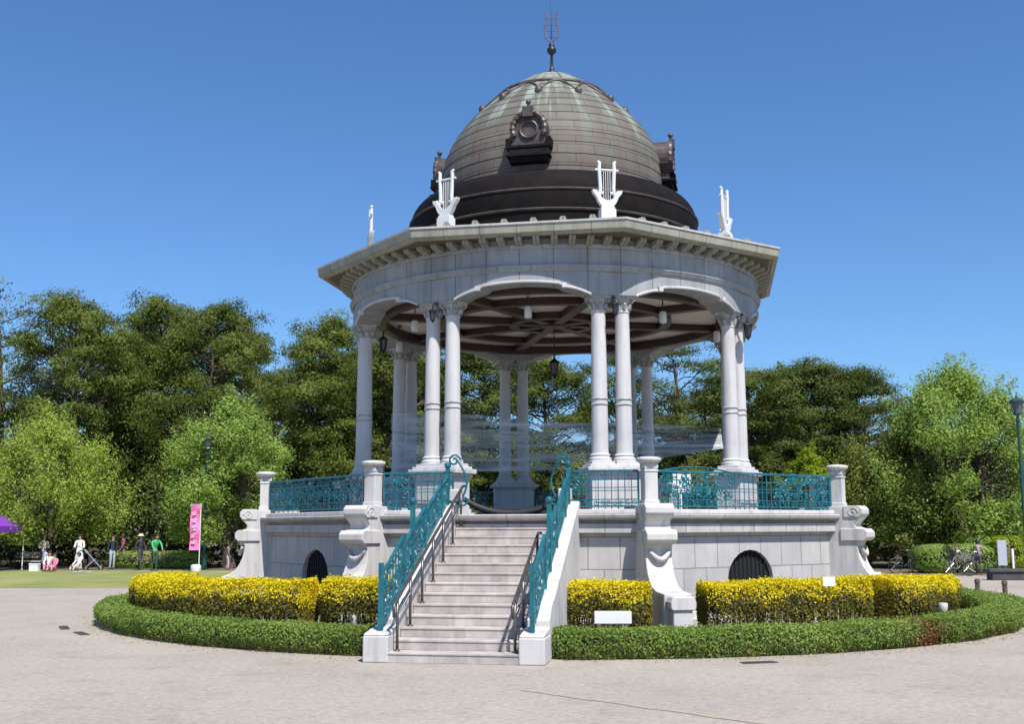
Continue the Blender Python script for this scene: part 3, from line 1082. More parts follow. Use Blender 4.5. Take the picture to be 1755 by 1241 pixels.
# stair railings: iron panels on the side walls
def stair_plane(x):
    def f(s, z):
        # s = distance out from the centre line of the platform, z above the wall top
        top = float(np.interp(s, [6.5, 6.75, 10.2, 10.75, 11.4], [2.56, 2.50, .92, .64, .42]))
        return (x, -s, top + z)
    return f
for sx in (-1, 1):
    x = sx * 1.20
    pl = stair_plane(x)
    mb = MB()
    rr = random.Random(40 + sx)
    segs = [(11.2, 9.9), (9.9, 8.5), (8.5, 7.3), (7.3, 6.75)]
    for n_, (sa, sb) in enumerate(segs):
        H = (.86, .72, .62, .56)[n_]
        for z, w in ((H, .05), (H - .14, .025), (.06, .035), (.2, .022), (.5, .02)):
            K = 6
            for k in range(K):
                mb.bar(pl(sa + (sb - sa) * k / K, z), pl(sa + (sb - sa) * (k + 1) / K, z), w, w)
        K = max(3, int(abs(sa - sb) / .15))
        for k in range(K + 1):
            s_ = sa + (sb - sa) * k / K
            big = k == 0
            mb.bar(pl(s_, -.02), pl(s_, H + (.16 if big else 0)), .07 if big else .018, .07 if big else .018)
        for k in range(16):
            s_, z = rr.uniform(sb + .1, sa - .1), rr.uniform(.12, H - .08)
            curl(mb, (s_, z), rr.uniform(.06, .12), rr.uniform(0, 6), rr.uniform(.8, 1.4), rr.choice((-1, 1)), pl, rr.uniform(.012, .018))
        for k in range(10):
            s_, z, q = rr.uniform(sb + .05, sa - .05), rr.uniform(.1, H - .05), rr.uniform(.03, .05)
            mb.prism([(s_ - q * 1.4, 0), (s_, -q * .6), (s_ + q * 1.4, 0), (s_, q * .6)], -.006, .006, Matrix.Translation((x, 0, pl(s_, z)[2])) @ SR)
    # tall scrolled newel half way and at the head
    for s_, h in ((9.35, 1.15), (6.75, .72)):
        mb.bar(pl(s_, 0), pl(s_, h), .075, .075)
        mb.ball(pl(s_, h + .05), .07, 6)
    mb.build('iron_railing', M['teal'], stair)
    # handrail on thin posts, standing on the steps just inside
    hr = MB()
    xi = sx * .93
    def zstep(s):
        return RI_ * min(NS, max(1, math.floor((SB - s) / TR) + 1))
    sel = [11.2, 10.45, 9.7, 8.95, 8.2, 7.45, 6.75]
    if sx > 0:
        sel = sel[:4]
    topz = lambda s: RI_ * ((SB - s) / TR + .6) + .80
    for s_ in sel:
        hr.tube([(xi, -s_, zstep(s_)), (xi, -s_, topz(s_))], .024, 8)
        hr.lathe([(.05, 0), (.05, .015), (.028, .03)], 10, Matrix.Translation((xi, -s_, zstep(s_))))
    e0, e1 = sel[0] + .18, sel[-1] - .12
    hr.tube([(xi, -e0, topz(e0) - .22), (xi, -e0 - .03, topz(e0) - .06), (xi, -e0 + .06, topz(e0) + .0), (xi, -e1, topz(e1))] +
            ([(xi, -e1 + .3, topz(e1))] if sx > 0 else [(xi, -e1 + .2, topz(e1) + .02)]), .028, 8)
    hr.tube([(xi, -sel[0], topz(sel[0]) - .28), (xi, -sel[-1], topz(sel[-1]) - .28)], .016, 6)
    hr.build('handrail', M['handrail'], stair, smooth=True)
    # low white block at the head of the stair
    MB().box(sx * 1.12 - .13, sx * 1.12 + .13, -6.72, -6.46, 2.565, 2.80).build('newel_block', M['granite'], stair, bevel=0.02)

# --- things in the bandstand
rope = MB()
pts = []
for k in range(17):
    t = k / 16
    x = -.98 + 1.96 * t
    pts.append((x, -6.30, 2.32 + .30 * abs(2 * t - 1) ** 2.2))
rope.tube(pts, [.05 + .03 * math.sin(math.pi * k / 16) for k in range(17)], 10)
rope = rope.build('barrier_rope', M['rubber'], smooth=True)
rope.matrix_world = SM
tag(rope, 'thick black barrier rope sagging across the top of the bandstand stair', 'rope')

bdm = MB()
bdm.box(-.22, .22, -.012, .012, .55, .92)
brd = empty('signboard', SM.__class__(fr(FACE[1] - 12, 6.1, 2.2)).translation)
brd.rotation_euler = (0, 0, R(FACE[1] - 12))
tag(brd, 'small white signboard standing behind the right railing of the bandstand', 'signboard')
bdm.build('board', M['white_paint'], brd)
MB().bar((0, .03, 0), (0, .03, .92), .03).box(-.15, .15, -.1, .16, 0, .02).build('stand', M['white_paint'], brd)

sh_ = MB()
pa, pb = Vector((-4.5, 1.6, 0)), Vector((4.4, 1.0, 0))
nx, nz = 40, 10
vs = []
for i in range(nx + 1):
    t = i / nx
    base = pa.lerp(pb, t)
    for j in range(nz + 1):
        s_ = j / nz
        top = 5.15 - .55 * t + .05 * math.sin(t * 9)
        bot = 3.65 + .42 * t - .30 * math.sin(math.pi * t)
        vs.append((base.x, base.y + .22 * math.sin(6 * t + 2.2 * s_) + .12 * math.sin(17 * t + s_), bot + (top - bot) * s_))
sh_.add(vs, [(i * (nz + 1) + j, (i + 1) * (nz + 1) + j, (i + 1) * (nz + 1) + j + 1, i * (nz + 1) + j + 1) for i in range(nx) for j in range(nz)])
shs = sh_.build('translucent_sheet', M['sheet'], smooth=True)
tag(shs, 'thin bluish see-through sheet stretched between the inner columns of the bandstand', 'plastic sheet')

# pendant lamps, one per bay
side = {0: 'front bay above the stair', 1: 'bay right of the stair', 2: 'far right bay', 3: 'right rear bay', 4: 'rear bay opposite the stair', 5: 'left rear bay', 6: 'far left bay', 7: 'bay left of the stair'}
def pendant():
    s = MB().tube([(0, 0, 7.38), (0, 0, 6.94)], .016, 6).lathe([(.02, 7.32), (.06, 7.35), (.06, 7.382)], 12)
    l = MB().lathe([(.02, 6.95), (.07, 6.93), (.085, 6.89), (.085, 6.70), (.07, 6.67), (0, 6.66)], 16)
    return s, l
s, l = pendant()
pd = empty('pendant_lamp')
s.build('stem', M['beam'], pd)
l.build('lamp_shade', M['lamp_white'], pd, smooth=True, auto=40)
for k in (0, 1, 7, 2, 6):
    o = pd if k == 0 else dup(pd, None)
    o.matrix_local = fr(FACE[k], 4.15)
    tag(o, 'white cylinder lamp hanging in the ' + side[k], 'pendant lamp', 'white lamps under the bandstand ceiling')

def lantern_mb():
    s = MB().tube([(0, .28, .72), (0, .1, .74), (0, 0, .66), (0, 0, .52)], .02, 6)
    s.lathe([(.0, .56), (.05, .52), (.14, .45), (.15, .43), (.11, .42)], 8)
    for k in range(6):
        m = fr(60 * k)
        s.bar(m @ Vector((0, -.115, .43)), m @ Vector((0, -.075, .12)), .018)
    s.lathe([(.085, .13), (.09, .11), (.05, .07), (.02, .03), (0, 0)], 8)
    g_ = MB().lathe([(.10, .42), (.068, .13)], 6)
    return s, g_
s, g_ = lantern_mb()
lt = empty('lantern')
s.build('frame', M['black_iron'], lt)
g_.build('glass', plain_mat('dark lantern glass', (0.05, 0.05, 0.06), 0.15), lt)
lnames = {0: 'corner right of the stair', 1: 'far right corner', 6: 'far left corner', 7: 'corner left of the stair'}
for k in (0, 1, 6, 7):
    o = lt if k == 0 else dup(lt, None)
    o.matrix_local = fr(VERT[k], RO + .09 if k != 6 else RC - .45, 6.40) @ Matrix.Translation((0, 0, .1 if k in (0, 7) else -.05)) @ Matrix.Scale(.62 if k in (0, 7) else .85, 4)
    tag(o, ('small black iron lantern outside the paired columns at the ' if k != 6 else 'small black iron lantern just inside the paired columns at the ') + lnames[k], 'lantern', 'black lanterns on the bandstand')
cl = dup(lt, None, Matrix.Translation((0, 0, 5.82)))
MB().tube([(0, 0, .5), (0, 0, 1.42)], .015, 6).build('chain', M['black_iron'], cl)
tag(cl, 'black iron lantern on a long chain in the middle of the bandstand', 'lantern')

# ------------------------------------------------------------------ foliage helpers
def leaf_mesh(name, pos, size, aspect=0.6, up=0.0, mats=(), mat_idx=None, seed=1, pref=None, follow=1.0):
    """a cloud of small four-sided leaves as one mesh; pos is (n,3), size (n,)"""
    rg_ = np.random.default_rng(seed)
    n = len(pos)
    nrm = rg_.normal(size=(n, 3))
    nrm[:, 2] += up
    if pref is not None:
        nrm = nrm * .75 + pref * follow
    nrm /= np.linalg.norm(nrm, axis=1, keepdims=True)
    ref = rg_.normal(size=(n, 3))
    t = np.cross(nrm, ref)
    t /= np.linalg.norm(t, axis=1, keepdims=True) + 1e-9
    b = np.cross(nrm, t)
    s = np.asarray(size).reshape(-1, 1)
    a = t * s * 0.5
    c = b * s * 0.5 * aspect
    V = np.stack([pos - a, pos + c * 0.9 - a * .1, pos + a, pos - c * 0.9 - a * .1], axis=1).reshape(-1, 3)
    me = bpy.data.meshes.new(name)
    me.vertices.add(4 * n)
    me.vertices.foreach_set("co", V.astype(np.float32).ravel())
    me.loops.add(4 * n)
    me.loops.foreach_set("vertex_index", np.arange(4 * n, dtype=np.int32))
    me.polygons.add(n)
    me.polygons.foreach_set("loop_start", np.arange(0, 4 * n, 4, dtype=np.int32))
    me.polygons.foreach_set("loop_total", np.full(n, 4, dtype=np.int32))
    for m in mats:
        me.materials.append(m)
    if mat_idx is not None:
        me.polygons.foreach_set("material_index", np.asarray(mat_idx, dtype=np.int32))
    me.update(calc_edges=True)
    me.validate()
    return me

def link(name, me, parent=None):
    o = bpy.data.objects.new(name, me)
    C.objects.link(o)
    o.parent = parent
    return o

# ------------------------------------------------------------------ clipped hedges round the bandstand
def hnoise(x, y):
    return (np.sin(x * 1.7 + y * 2.3) + np.sin(x * 3.9 - y * 1.3 + 1.0) + np.sin(x * 7.1 + y * 5.7 + 2.0) * .6) / 2.6

def arc_hedge(a0, a1, r0, r1, h, dens, lsz, mats, seed, rise=0.0, pick=None, wob=0.05, tall=None, endround=0.5, tuck=.30, bare=0.0, slope=(1.0, 1.0)):
    """leaves spread over the top, the sides and the ends of a clipped band between two bearings"""
    rg_ = np.random.default_rng(seed)
    L = R(a1 - a0) * (r0 + r1) / 2
    w = r1 - r0
    area = L * (w + 2 * h)
    n = int(area * dens)
    a = rg_.uniform(a0, a1, n)
    s = rg_.uniform(0, w + 2 * h, n)
    r = np.where(s < h, r1, np.where(s < h + w, r1 - (s - h), r0))
    z = np.where(s < h, s, np.where(s < h + w, h, h - (s - h - w)))
    # ends
    ne = int(w * h * dens * 2)
    ae = np.where(rg_.random(ne) < .5, a0, a1)
    a = np.concatenate([a, ae]); r = np.concatenate([r, rg_.uniform(r0, r1, ne)]); z = np.concatenate([z, rg_.uniform(0, h, ne)])
    if bare:
        keep = rg_.random(len(a)) > bare * np.clip(1 - (z - h * .12) / (h * .42), 0, 1)
        a, r, z = a[keep], r[keep], z[keep]
    # rounded shoulders
    rm = (r0 + r1) / 2
    q = np.clip((z - h * .72) / (h * .28), 0, 1)
    q2 = np.clip(1 - z / (h * .55), 0, 1)
    r = rm + (r - rm) * (1 - .2 * q ** 2 - tuck * q2 ** 1.2)
    # depth jitter: most leaves near the surface, some inside
    dep = np.abs(rg_.normal(0, .035, len(a)))
    r = r + np.where(r > rm, -dep, dep) + rg_.normal(0, .02, len(a))
    z = z - dep * (z > h * .9) + rg_.normal(0, .022, len(a))
    x = r * np.sin(np.radians(a)); y = -r * np.cos(np.radians(a))
    k = hnoise(x, y)
    z = z * (1 + wob * k)
    r = r + wob * .8 * hnoise(y * 1.3, z * 3 + x) * np.sign(r - rm)
    # round the ends in plan
    de = np.minimum(np.abs(a - a0), np.abs(a - a1)) * np.pi / 180 * rm
    e = np.clip(1 - de / (w * endround), 0, 1)
    r = rm + (r - rm) * np.sqrt(np.clip(1 - e ** 2 * .75, 0.05, 1))
    x = r * np.sin(np.radians(a)); y = -r * np.cos(np.radians(a))
    zr = z * (slope[0] + (slope[1] - slope[0]) * (a - a0) / (a1 - a0))
    pos = np.stack([x, y, np.maximum(zr, 0.03) + rise], axis=1)
    sz = rg_.uniform(.7, 1.35, len(a)) * lsz
    idx = pick(pos, rg_) if pick else None
    rad_ = np.stack([np.sin(np.radians(a)), -np.cos(np.radians(a)), np.zeros(len(a))], axis=1)
    up_ = np.clip((z - h * .7) / (h * .25), 0, 1)[:, None]
    pf = rad_ * np.sign(r - rm)[:, None] * (1 - up_) + np.array([0, 0, 1.0]) * up_
    return leaf_mesh('leaves', pos, sz, .55, .15, mats, idx, seed, pf, 1.0)

def hedge_core(a0, a1, r0, r1, h, z0=0.0):
    mb = MB()
    n = max(4, int((a1 - a0) / 2))
    vs = []
    for i in range(n + 1):
        a = R(a0 + (a1 - a0) * i / n)
        for r, z in ((r0, z0), (r1, z0), (r1, h * .8), (r1 - .12, h), (r0 + .12, h), (r0, h * .8)):
            vs.append((r * math.sin(a), -r * math.cos(a), z))
    fs = []
    for i in range(n):
        for j in range(6):
            j2 = (j + 1) % 6
            fs.append((i * 6 + j, i * 6 + j2, (i + 1) * 6 + j2, (i + 1) * 6 + j))
    fs += [tuple(range(6)), tuple(range(n * 6, n * 6 + 6))]
    return mb.add(vs, fs)

def green_hedge(a0, a1, label, seed, pick=None):
    h = .43
    e = empty('green_hedge')
    tag(e, label, 'hedge', 'low green hedges round the bandstand')
    link('leaves', arc_hedge(a0, a1, 9.95, 10.85, h, 3000, .048, (M['leaf_hedge'], M['leaf_dead']), seed, pick=pick, wob=.06), e)
    hedge_core(a0 + .8, a1 - .8, 10.1, 10.64, h - .07).build('twigs', plain_mat('hedge twigs', (0.035, 0.035, 0.015), 0.9), e)
    return e
def dead_patch(pos, rg_):
    a = np.degrees(np.arctan2(pos[:, 0], -pos[:, 1]))
    k = np.exp(-((a - 36.5) / 2.3) ** 2) * np.clip(1.25 - pos[:, 2] / .6, 0, 1) + .5 * np.exp(-((a - 50) / 3) ** 2) * (pos[:, 2] < .2) + .10 * (pos[:, 2] < .15)
    return (rg_.random(len(pos)) < k).astype(int)
def low_dry(pos, rg_):
    return (rg_.random(len(pos)) < .22 * (pos[:, 2] < .13)).astype(int)
green_hedge(-96, -15.6, 'low clipped green hedge curving left from the foot of the stair', 21, low_dry)
green_hedge(-.6, 96, 'low clipped green hedge with a browned patch, right of the stair', 22, dead_patch)

def yellow_hedge(a0, a1, r0, r1, h, label, seed, slope=(1.0, 1.0)):
    e = empty('yellow_hedge')
    tag(e, label, 'hedge', 'yellow leaved hedges round the bandstand')
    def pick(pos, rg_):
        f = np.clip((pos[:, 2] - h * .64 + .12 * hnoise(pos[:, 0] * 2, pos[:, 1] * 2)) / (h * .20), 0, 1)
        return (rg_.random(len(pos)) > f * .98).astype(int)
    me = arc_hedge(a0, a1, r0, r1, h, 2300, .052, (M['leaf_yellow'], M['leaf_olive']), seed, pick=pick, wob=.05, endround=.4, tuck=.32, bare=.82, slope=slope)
    # thin out the skirt so that the bare stems show
    link('leaves', me, e)
    hedge_core(a0 + .8, a1 - .8, r0 + .2, r1 - .2, h * min(slope) - .1, h * .5).build('twigs', plain_mat('dark twigs', (0.05, 0.04, 0.02), 0.9), e)
    st_ = MB()
    rr = random.Random(seed)
    for k in range(int((a1 - a0) * 7)):
        a, r = R(rr.uniform(a0 + .5, a1 - .5)), rr.uniform(r0 + .12, r1 - .1)
        p = Vector((r * math.sin(a), -r * math.cos(a), 0))
        q = p + Vector((rr.uniform(-.12, .12), rr.uniform(-.12, .12), h * .75))
        st_.tube([p, p.lerp(q, .5) + Vector((rr.uniform(-.03, .03), rr.uniform(-.03, .03), 0)), q], [.014, .011, .007], 5)
    st_.build('stems', M['bark'], e)
    return e
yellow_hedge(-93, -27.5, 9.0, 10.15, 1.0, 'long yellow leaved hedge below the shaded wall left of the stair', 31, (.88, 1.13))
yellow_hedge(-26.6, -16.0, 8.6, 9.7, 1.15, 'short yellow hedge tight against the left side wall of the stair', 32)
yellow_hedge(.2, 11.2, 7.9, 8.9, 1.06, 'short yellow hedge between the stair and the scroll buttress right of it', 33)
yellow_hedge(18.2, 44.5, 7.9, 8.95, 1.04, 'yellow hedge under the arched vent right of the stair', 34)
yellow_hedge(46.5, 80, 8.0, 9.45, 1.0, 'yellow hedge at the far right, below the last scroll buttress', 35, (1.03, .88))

# dry leaves fallen along the foot of the hedge
rl = np.random.default_rng(61)
nl = 900
al = np.radians(np.concatenate([rl.uniform(-85, -15, 450), rl.uniform(0, 70, 450)]))
rlf = 10.8 + np.abs(rl.normal(0, .22, nl))
fl_me = leaf_mesh('fallen_leaves', np.stack([rlf * np.sin(al), -rlf * np.cos(al), np.full(nl, .012)], axis=1), rl.uniform(.025, .06, nl), .6, 6.0, (M['leaf_dead'], M['leaf_yellow']), rl.integers(0, 5, nl) // 4, 62)
o = link('fallen_leaves', fl_me)
o['kind'] = 'stuff'
o['label'] = 'scatter of small dry leaves on the paving along the green hedge'

# small plant markers and lights in the bed
sg = empty('plaque', (.94, -9.55, 0)); tag(sg, 'low white plaque between the yellow hedge and the green hedge right of the stair', 'plaque')
MB().box(-.31, .31, -.03, .03, .45, .66).build('board', M['white_paint'], sg, bevel=.01)
MB().box(-.25, -.21, -.02, .02, 0, .45).build('leg', M['steel'], sg)
MB().box(.21, .25, -.02, .02, 0, .45).build('leg', M['steel'], sg)
sg = empty('plant_label', (5.02, -7.5, 0)); tag(sg, 'small white label stake among the yellow hedge under the arched vent', 'plant label')
MB().box(-.11, .11, -.012, .012, .96, 1.13).build('board', M['white_paint'], sg)
MB().box(-.008, .008, -.006, .006, 0, .96).build('stake', M['bark'], sg)
def spot(x, y, lab):
    e = empty('ground_spotlight', (x, y, 0), math.atan2(x, -y))
    tag(e, lab, 'spotlight', 'spotlights in the planting bed')
    MB().lathe([(.04, 0), (.04, .38), (.025, .40)], 10).build('stake', M['steel'], e)
    MB().lathe([(0.0, .40), (.07, .40), (.085, .44), (.09, .54), (.08, .56), (0, .56)], 14).build('lamp_head', M['lamp_white'], e, smooth=True, auto=40)
spot(-5.55, -8.0, 'small pale spotlight in front of the long yellow hedge left of the stair')
spot(-3.5, -8.95, 'small pale spotlight nearest the left side of the stair')
spot(7.55, -6.05, 'small pale spotlight in front of the far right yellow hedge')

def bollard(x, y, lab):
    e = MB().lathe([(.07, 0), (.065, .46), (.08, .47), (.08, .52), (.06, .57), (0, .585)], 14).build('bollard', M['bark'], smooth=True, auto=40)
    e.location = (x, y, 0)
    tag(e, lab, 'bollard', 'short bollards beyond the hedge')
bollard(11.8, 3.79, 'short brown bollard beyond the right hedge, nearer the yellow hedge')
bollard(12.15, 2.75, 'short brown bollard beyond the right hedge, nearer the photo edge')
bollard(-10.93, .75, 'short brown bollard behind the rounded left end of the green hedge')

# ------------------------------------------------------------------ trees
def limb(mb, a, b, r0, r1, rr, n=5, sag=.0):
    a, b = Vector(a), Vector(b)
    pts, rad = [], []
    j = (b - a).length * .06
    for k in range(n + 1):
        t = k / n
        p = a.lerp(b, t)
        if 0 < k < n:
            p += Vector((rr.uniform(-j, j), rr.uniform(-j, j), rr.uniform(-j, j) + sag * math.sin(math.pi * t)))
        pts.append(p)
        rad.append(r0 + (r1 - r0) * t)
    mb.tube(pts, rad, 7)
    return pts

def make_pine(seed, H=15.0, W=9.5, mat='pine', npad=46, per=470, open_=0.0, low=.34):
    per = int(per * 1.75)
    """pine: bending trunk, long limbs, flat pads of needles with gaps between them"""
    rr = random.Random(seed)
    rg_ = np.random.default_rng(seed)
    tm = MB()
    lean = (rr.uniform(-.8, .8), rr.uniform(-.8, .8))
    spine = []
    for k in range(9):
        t = k / 8
        spine.append(Vector((lean[0] * t + .35 * math.sin(3.1 * t + seed), lean[1] * t + .35 * math.sin(2.3 * t + 1.3 * seed), H * .93 * t)))
    tm.tube(spine, [.30 - .24 * k / 8 for k in range(9)], 9)
    P, S, F = [], [], []
    for i in range(npad):
        t = low + (1 - low) * (i + rr.random()) / npad
        env = math.sin(math.pi * min(1, (t - low) / (1 - low) * .80 + .17)) ** .75
        rad = W / 2 * env * rr.uniform(.25, 1.0) ** .6
        ang = rr.uniform(0, 2 * math.pi)
        zc = t * H
        sp = spine[min(8, int(t * 8))]
        c = Vector((sp.x + rad * math.cos(ang), sp.y + rad * math.sin(ang), zc + rr.uniform(-.3, .3)))
        if open_ and rr.random() < open_:
            continue
        z0 = max(H * .22, zc - rad * .45 - .3)
        s0 = spine[min(8, int(z0 / H / .93 * 8))]
        limb(tm, (s0.x, s0.y, z0), c - Vector((0, 0, .15)), .10 - .05 * t, .025, rr, 4)
        a_, b_, h_ = rr.uniform(.8, 1.55), rr.uniform(.8, 1.55), rr.uniform(.38, .7)
        n = int(per * a_ * b_ / 1.3)
        sub = rg_.normal(size=(7, 3)) * [a_ * .5, b_ * .5, h_ * .45]
        q = sub[rg_.integers(0, 7, n)] + rg_.normal(size=(n, 3)) * [a_ * .3, b_ * .3, h_ * .34]
        q[:, 2] += .28 * h_ - .12 * (q[:, 0] ** 2 + q[:, 1] ** 2) / (a_ * b_)
        P.append(q + np.array(c)); S.append(rg_.uniform(.12, .27, n))
        F.append(q / [a_ * .5, b_ * .5, h_ * .5] * .7 + [0, 0, .35])
    P = np.concatenate(P); S = np.concatenate(S)
    cm = leaf_mesh('crown', P, S, .42, .2, (M[mat],), None, seed, np.concatenate(F))
    tme = tm.build('trunk', M['bark'])
    return tme, cm

def make_broad(seed, H=8.5, W=7.5, mat='broad', nclump=75, per=330, stems=4, low=.22, lsz=.20, spiky=.5):
    spiky = min(1, spiky * 1.6)
    per, lsz = int(per * 1.7), lsz * .74
    """young broadleaf: several stems, a full crown of leaf clumps with shoots breaking the outline"""
    rr = random.Random(seed)
    rg_ = np.random.default_rng(seed)
    tm = MB()
    P, S, F = [], [], []
    forks = []
    for k in range(stems):
        a = 2 * math.pi * k / stems + rr.uniform(-.4, .4)
        d = rr.uniform(.4, .9) * W * .16
        p = limb(tm, (rr.uniform(-.25, .25), rr.uniform(-.25, .25), 0), (d * math.cos(a), d * math.sin(a), H * .42), .15, .085, rr, 5)
        forks.append(p[-1])
    for i in range(nclump):
        u = rr.random()
        t = low + (1 - low) * (i + u) / nclump
        f = (t - low) / (1 - low)
        env = (math.sin(math.pi * (f * .78 + .22)) ** .7) * (1 - .25 * f)
        rad = W / 2 * env * rr.uniform(.05, 1.0) ** .5
        ang = rr.uniform(0, 2 * math.pi)
        c = Vector((rad * math.cos(ang), rad * math.sin(ang), t * H * .96))
        fk = min(forks, key=lambda q: (q - c).length)
        limb(tm, fk, c, .05, .012, rr, 3)
        a_ = rr.uniform(.5, .95) * W / 7.5
        h_ = a_ * rr.uniform(.7, 1.1)
        n = int(per * rr.uniform(.7, 1.3))
        q = rg_.normal(size=(n, 3)) * [a_ * .5, a_ * .5, h_ * .5]
        P.append(q + np.array(c)); S.append(rg_.uniform(.6, 1.3, n) * lsz)
        F.append(q / [a_ * .5, a_ * .5, h_ * .5] * .8 + [0, 0, .2])
        if rr.random() < spiky:
            m = 90
            tt = rg_.random(m)
            d = Vector((c.x * .25 / max(.4, W * .1), c.y * .25 / max(.4, W * .1), 1.0)).normalized() * rr.uniform(.8, 1.5)
            q = np.outer(tt, np.array(d)) + rg_.normal(size=(m, 3)) * .09
            P.append(q + np.array(c) + np.array([0, 0, h_ * .3])); S.append(rg_.uniform(.6, 1.1, m) * lsz); F.append(rg_.normal(size=(m, 3)) * .6)
    P = np.concatenate(P); S = np.concatenate(S)
    P[:, 2] = np.maximum(P[:, 2], H * low * .75)
    cm = leaf_mesh('crown', P, S, .6, .1, (M[mat],), None, seed, np.concatenate(F))
    tme = tm.build('trunk', M['bark'])
    return tme, cm

protos = {}
def proto(key, maker):
    if key not in protos:
        t, c = maker()
        C.objects.unlink(t)
        protos[key] = (t.data, c)
    return protos[key]

def tree(name, x, y, proto_key, maker, scale, rz, label, cat='tree', group=None, mat=None):
    td, cd = proto(proto_key, maker)
    e = empty(name, (x, y, 0), rz)
    e.scale = scale if isinstance(scale, tuple) else (scale,) * 3
    tag(e, label, cat, group)
    link('trunk', td, e)
    link('crown', cd, e)
    return e

PINES = {
    'a': lambda: make_pine(3, 15, 10.4, 'pine', 88, 420, low=.26),
    'b': lambda: make_pine(8, 15, 9.6, 'pine', 84, 430, low=.24),
    'c': lambda: make_pine(14, 15, 9.8, 'pine_dark', 88, 420, low=.22),
    'd': lambda: make_pine(23, 15, 10, 'pine_dark', 38, 330, open_=.12, low=.35),
    's': lambda: make_pine(31, 15, 9, 'pine_pale', 40, 190, open_=.1, low=.3),
}
GP = 'pines behind the bandstand'
for (x, y, h, w, key, rz, lab) in [
    (-36.6, 44.5, 17.4, 1.05, 's', .3, 'thin bluish pine with sky showing through, at the left edge of the photo'),
    (-30.2, 41.2, 16.4, 1.0, 'a', 1.1, 'tall dense pine rising behind the yellow green tree on the left'),
    (-26.3, 45.5, 16.9, 1.0, 'b', 2.3, 'tallest pine in the middle of the left group'),
    (-22.2, 41.0, 16.0, .95, 'a', 3.6, 'tall pine directly above the round bright green tree on the left'),
    (-21.0, 49.0, 15.6, .85, 'c', .4, 'darker pine set back beside the sky gap of the left group'),
    (-15.6, 41.6, 15.1, .95, 'b', 4.4, 'broad pine between the sky gap and the left columns'),
    (-12.2, 45.0, 13.8, 1.0, 'a', 5.2, 'pine whose top touches the left end of the bandstand eave'),
    (-8.6, 41.5, 13.8, 1.0, 'b', .8, 'pine seen between the left columns of the bandstand'),
    (-4.3, 44.0, 13.6, 1.05, 'c', 2.0, 'pine seen above the stair, left of the rear columns'),
    (-.8, 47.0, 13.0, .95, 'a', 1.6, 'lower pine seen above the stair, right of the rear columns'),
    (3.6, 46.0, 13.4, .9, 'd', 4.9, 'loose pine seen just left of the front right column pair'),
    (8.3, 41.0, 13.2, 1.0, 'd', 3.1, 'open branched pine with sky gaps, seen through the right bay'),
    (12.0, 37.5, 11.0, 1.0, 'c', .9, 'dark pine just right of the rightmost column'),
    (15.2, 41.5, 11.9, 1.0, 'c', 2.8, 'dark rounded pine above the lime green bush'),
    (18.2, 38.0, 11.2, .85, 'c', 5.5, 'dark pine at the right end of the dark group, beside the sky gap'),
    (-33.0, 49.5, 15.6, 1.0, 'c', 2.7, 'dark pine filling the gap between the thin bluish pine and the tall dense pine'),
    (-27.6, 51.0, 16.2, 1.0, 'c', .9, 'shaded pine far back behind the middle of the left group'),
    (-18.4, 51.0, 13.4, .9, 'c', 5.0, 'lower shaded pine showing under the sky gap of the left group'),
    (-10.4, 51.0, 13.6, 1.0, 'c', 3.9, 'shaded pine far back behind the left columns of the bandstand'),
    (10.2, 48.0, 10.6, 1.0, 'b', 2.2, 'olive pine low in the gap left of the rightmost column'),
    (21.5, 46.0, 9.8, .9, 'd', 1.9, 'low distant pine in the gap left of the big green tree on the right')]:
    s_ = h / 15.0
    tree('pine_tree', x, y, key, PINES[key], (w * 1.0, w * 1.0, s_), rz, lab, 'pine tree', GP)

BROADS = {
    'y': lambda: make_broad(41, 7.2, 8.6, 'broad_y', 80, 340, 5, .22, .19, .45),
    'g': lambda: make_broad(42, 8.6, 7.2, 'broad', 85, 360, 4, .20, .19, .5),
    'r': lambda: make_broad(43, 9.2, 8.2, 'broad', 110, 400, 4, .10, .18, .75),
    'o': lambda: make_broad(44, 6.0, 5.5, 'olive', 60, 300, 4, .04, .2, .3),
    'h': lambda: make_broad(46, 13.4, 6.0, 'lime', 60, 330, 4, .45, .26, .3),
    'l': lambda: make_broad(45, 5.75, 2.9, 'lime', 40, 230, 4, .5, .18, .2),
}
tree('leafy_tree', -26.4, 29.2, 'y', BROADS['y'], (1.05, 1.05, 1.06), .4, 'wide yellow green tree with several stems at the left edge, over the picnickers')
tree('leafy_tree', -16.7, 28.6, 'g', BROADS['g'], (1.08, 1.08, .98), 1.2, 'round bright green tree left of the bandstand, behind the pink banner')
tree('leafy_tree', 19.5, 26.5, 'r', BROADS['r'], (1.16, 1.16, 1.03), 2.0, 'large bushy bright green tree filling the right side of the photo')
tree('leafy_tree', 27.5, 30.5, 'r', BROADS['r'], (1.1, 1.1, 1.02), 4.2, 'green tree partly cut off by the right photo edge, behind the lamp post')
tree('leafy_tree', 15.0, 28.5, 'o', BROADS['o'], (.66, .66, 1.0), .6, 'olive green bushy tree beside the right scroll buttress', group=None)
tree('leafy_tree', 17.3, 27.5, 'o', BROADS['o'], (1.0, 1.0, 1.25), 3.3, 'taller olive green tree between the dark pines and the big right tree')
tree('leafy_tree', 12.35, 27.0, 'l', BROADS['l'], (1.0, 1.0, 1.0), 1.0, 'lime yellow bush showing above the right end of the bandstand railing')
tree('leafy_tree', 16.4, 53.0, 'h', BROADS['h'], (1.0, 1.0, 1.0), 2.2, 'yellow green treetop peeping over the dark pines on the right')
tree('leafy_tree', -6.5, 31.0, 'o', BROADS['o'], (1.1, 1.1, .95), 4.0, 'olive tree seen low between the left columns of the bandstand')
tree('leafy_tree', 1.5, 33.0, 'o', BROADS['o'], (1.1, 1.1, .9), 5.0, 'olive tree seen low behind the stair head')
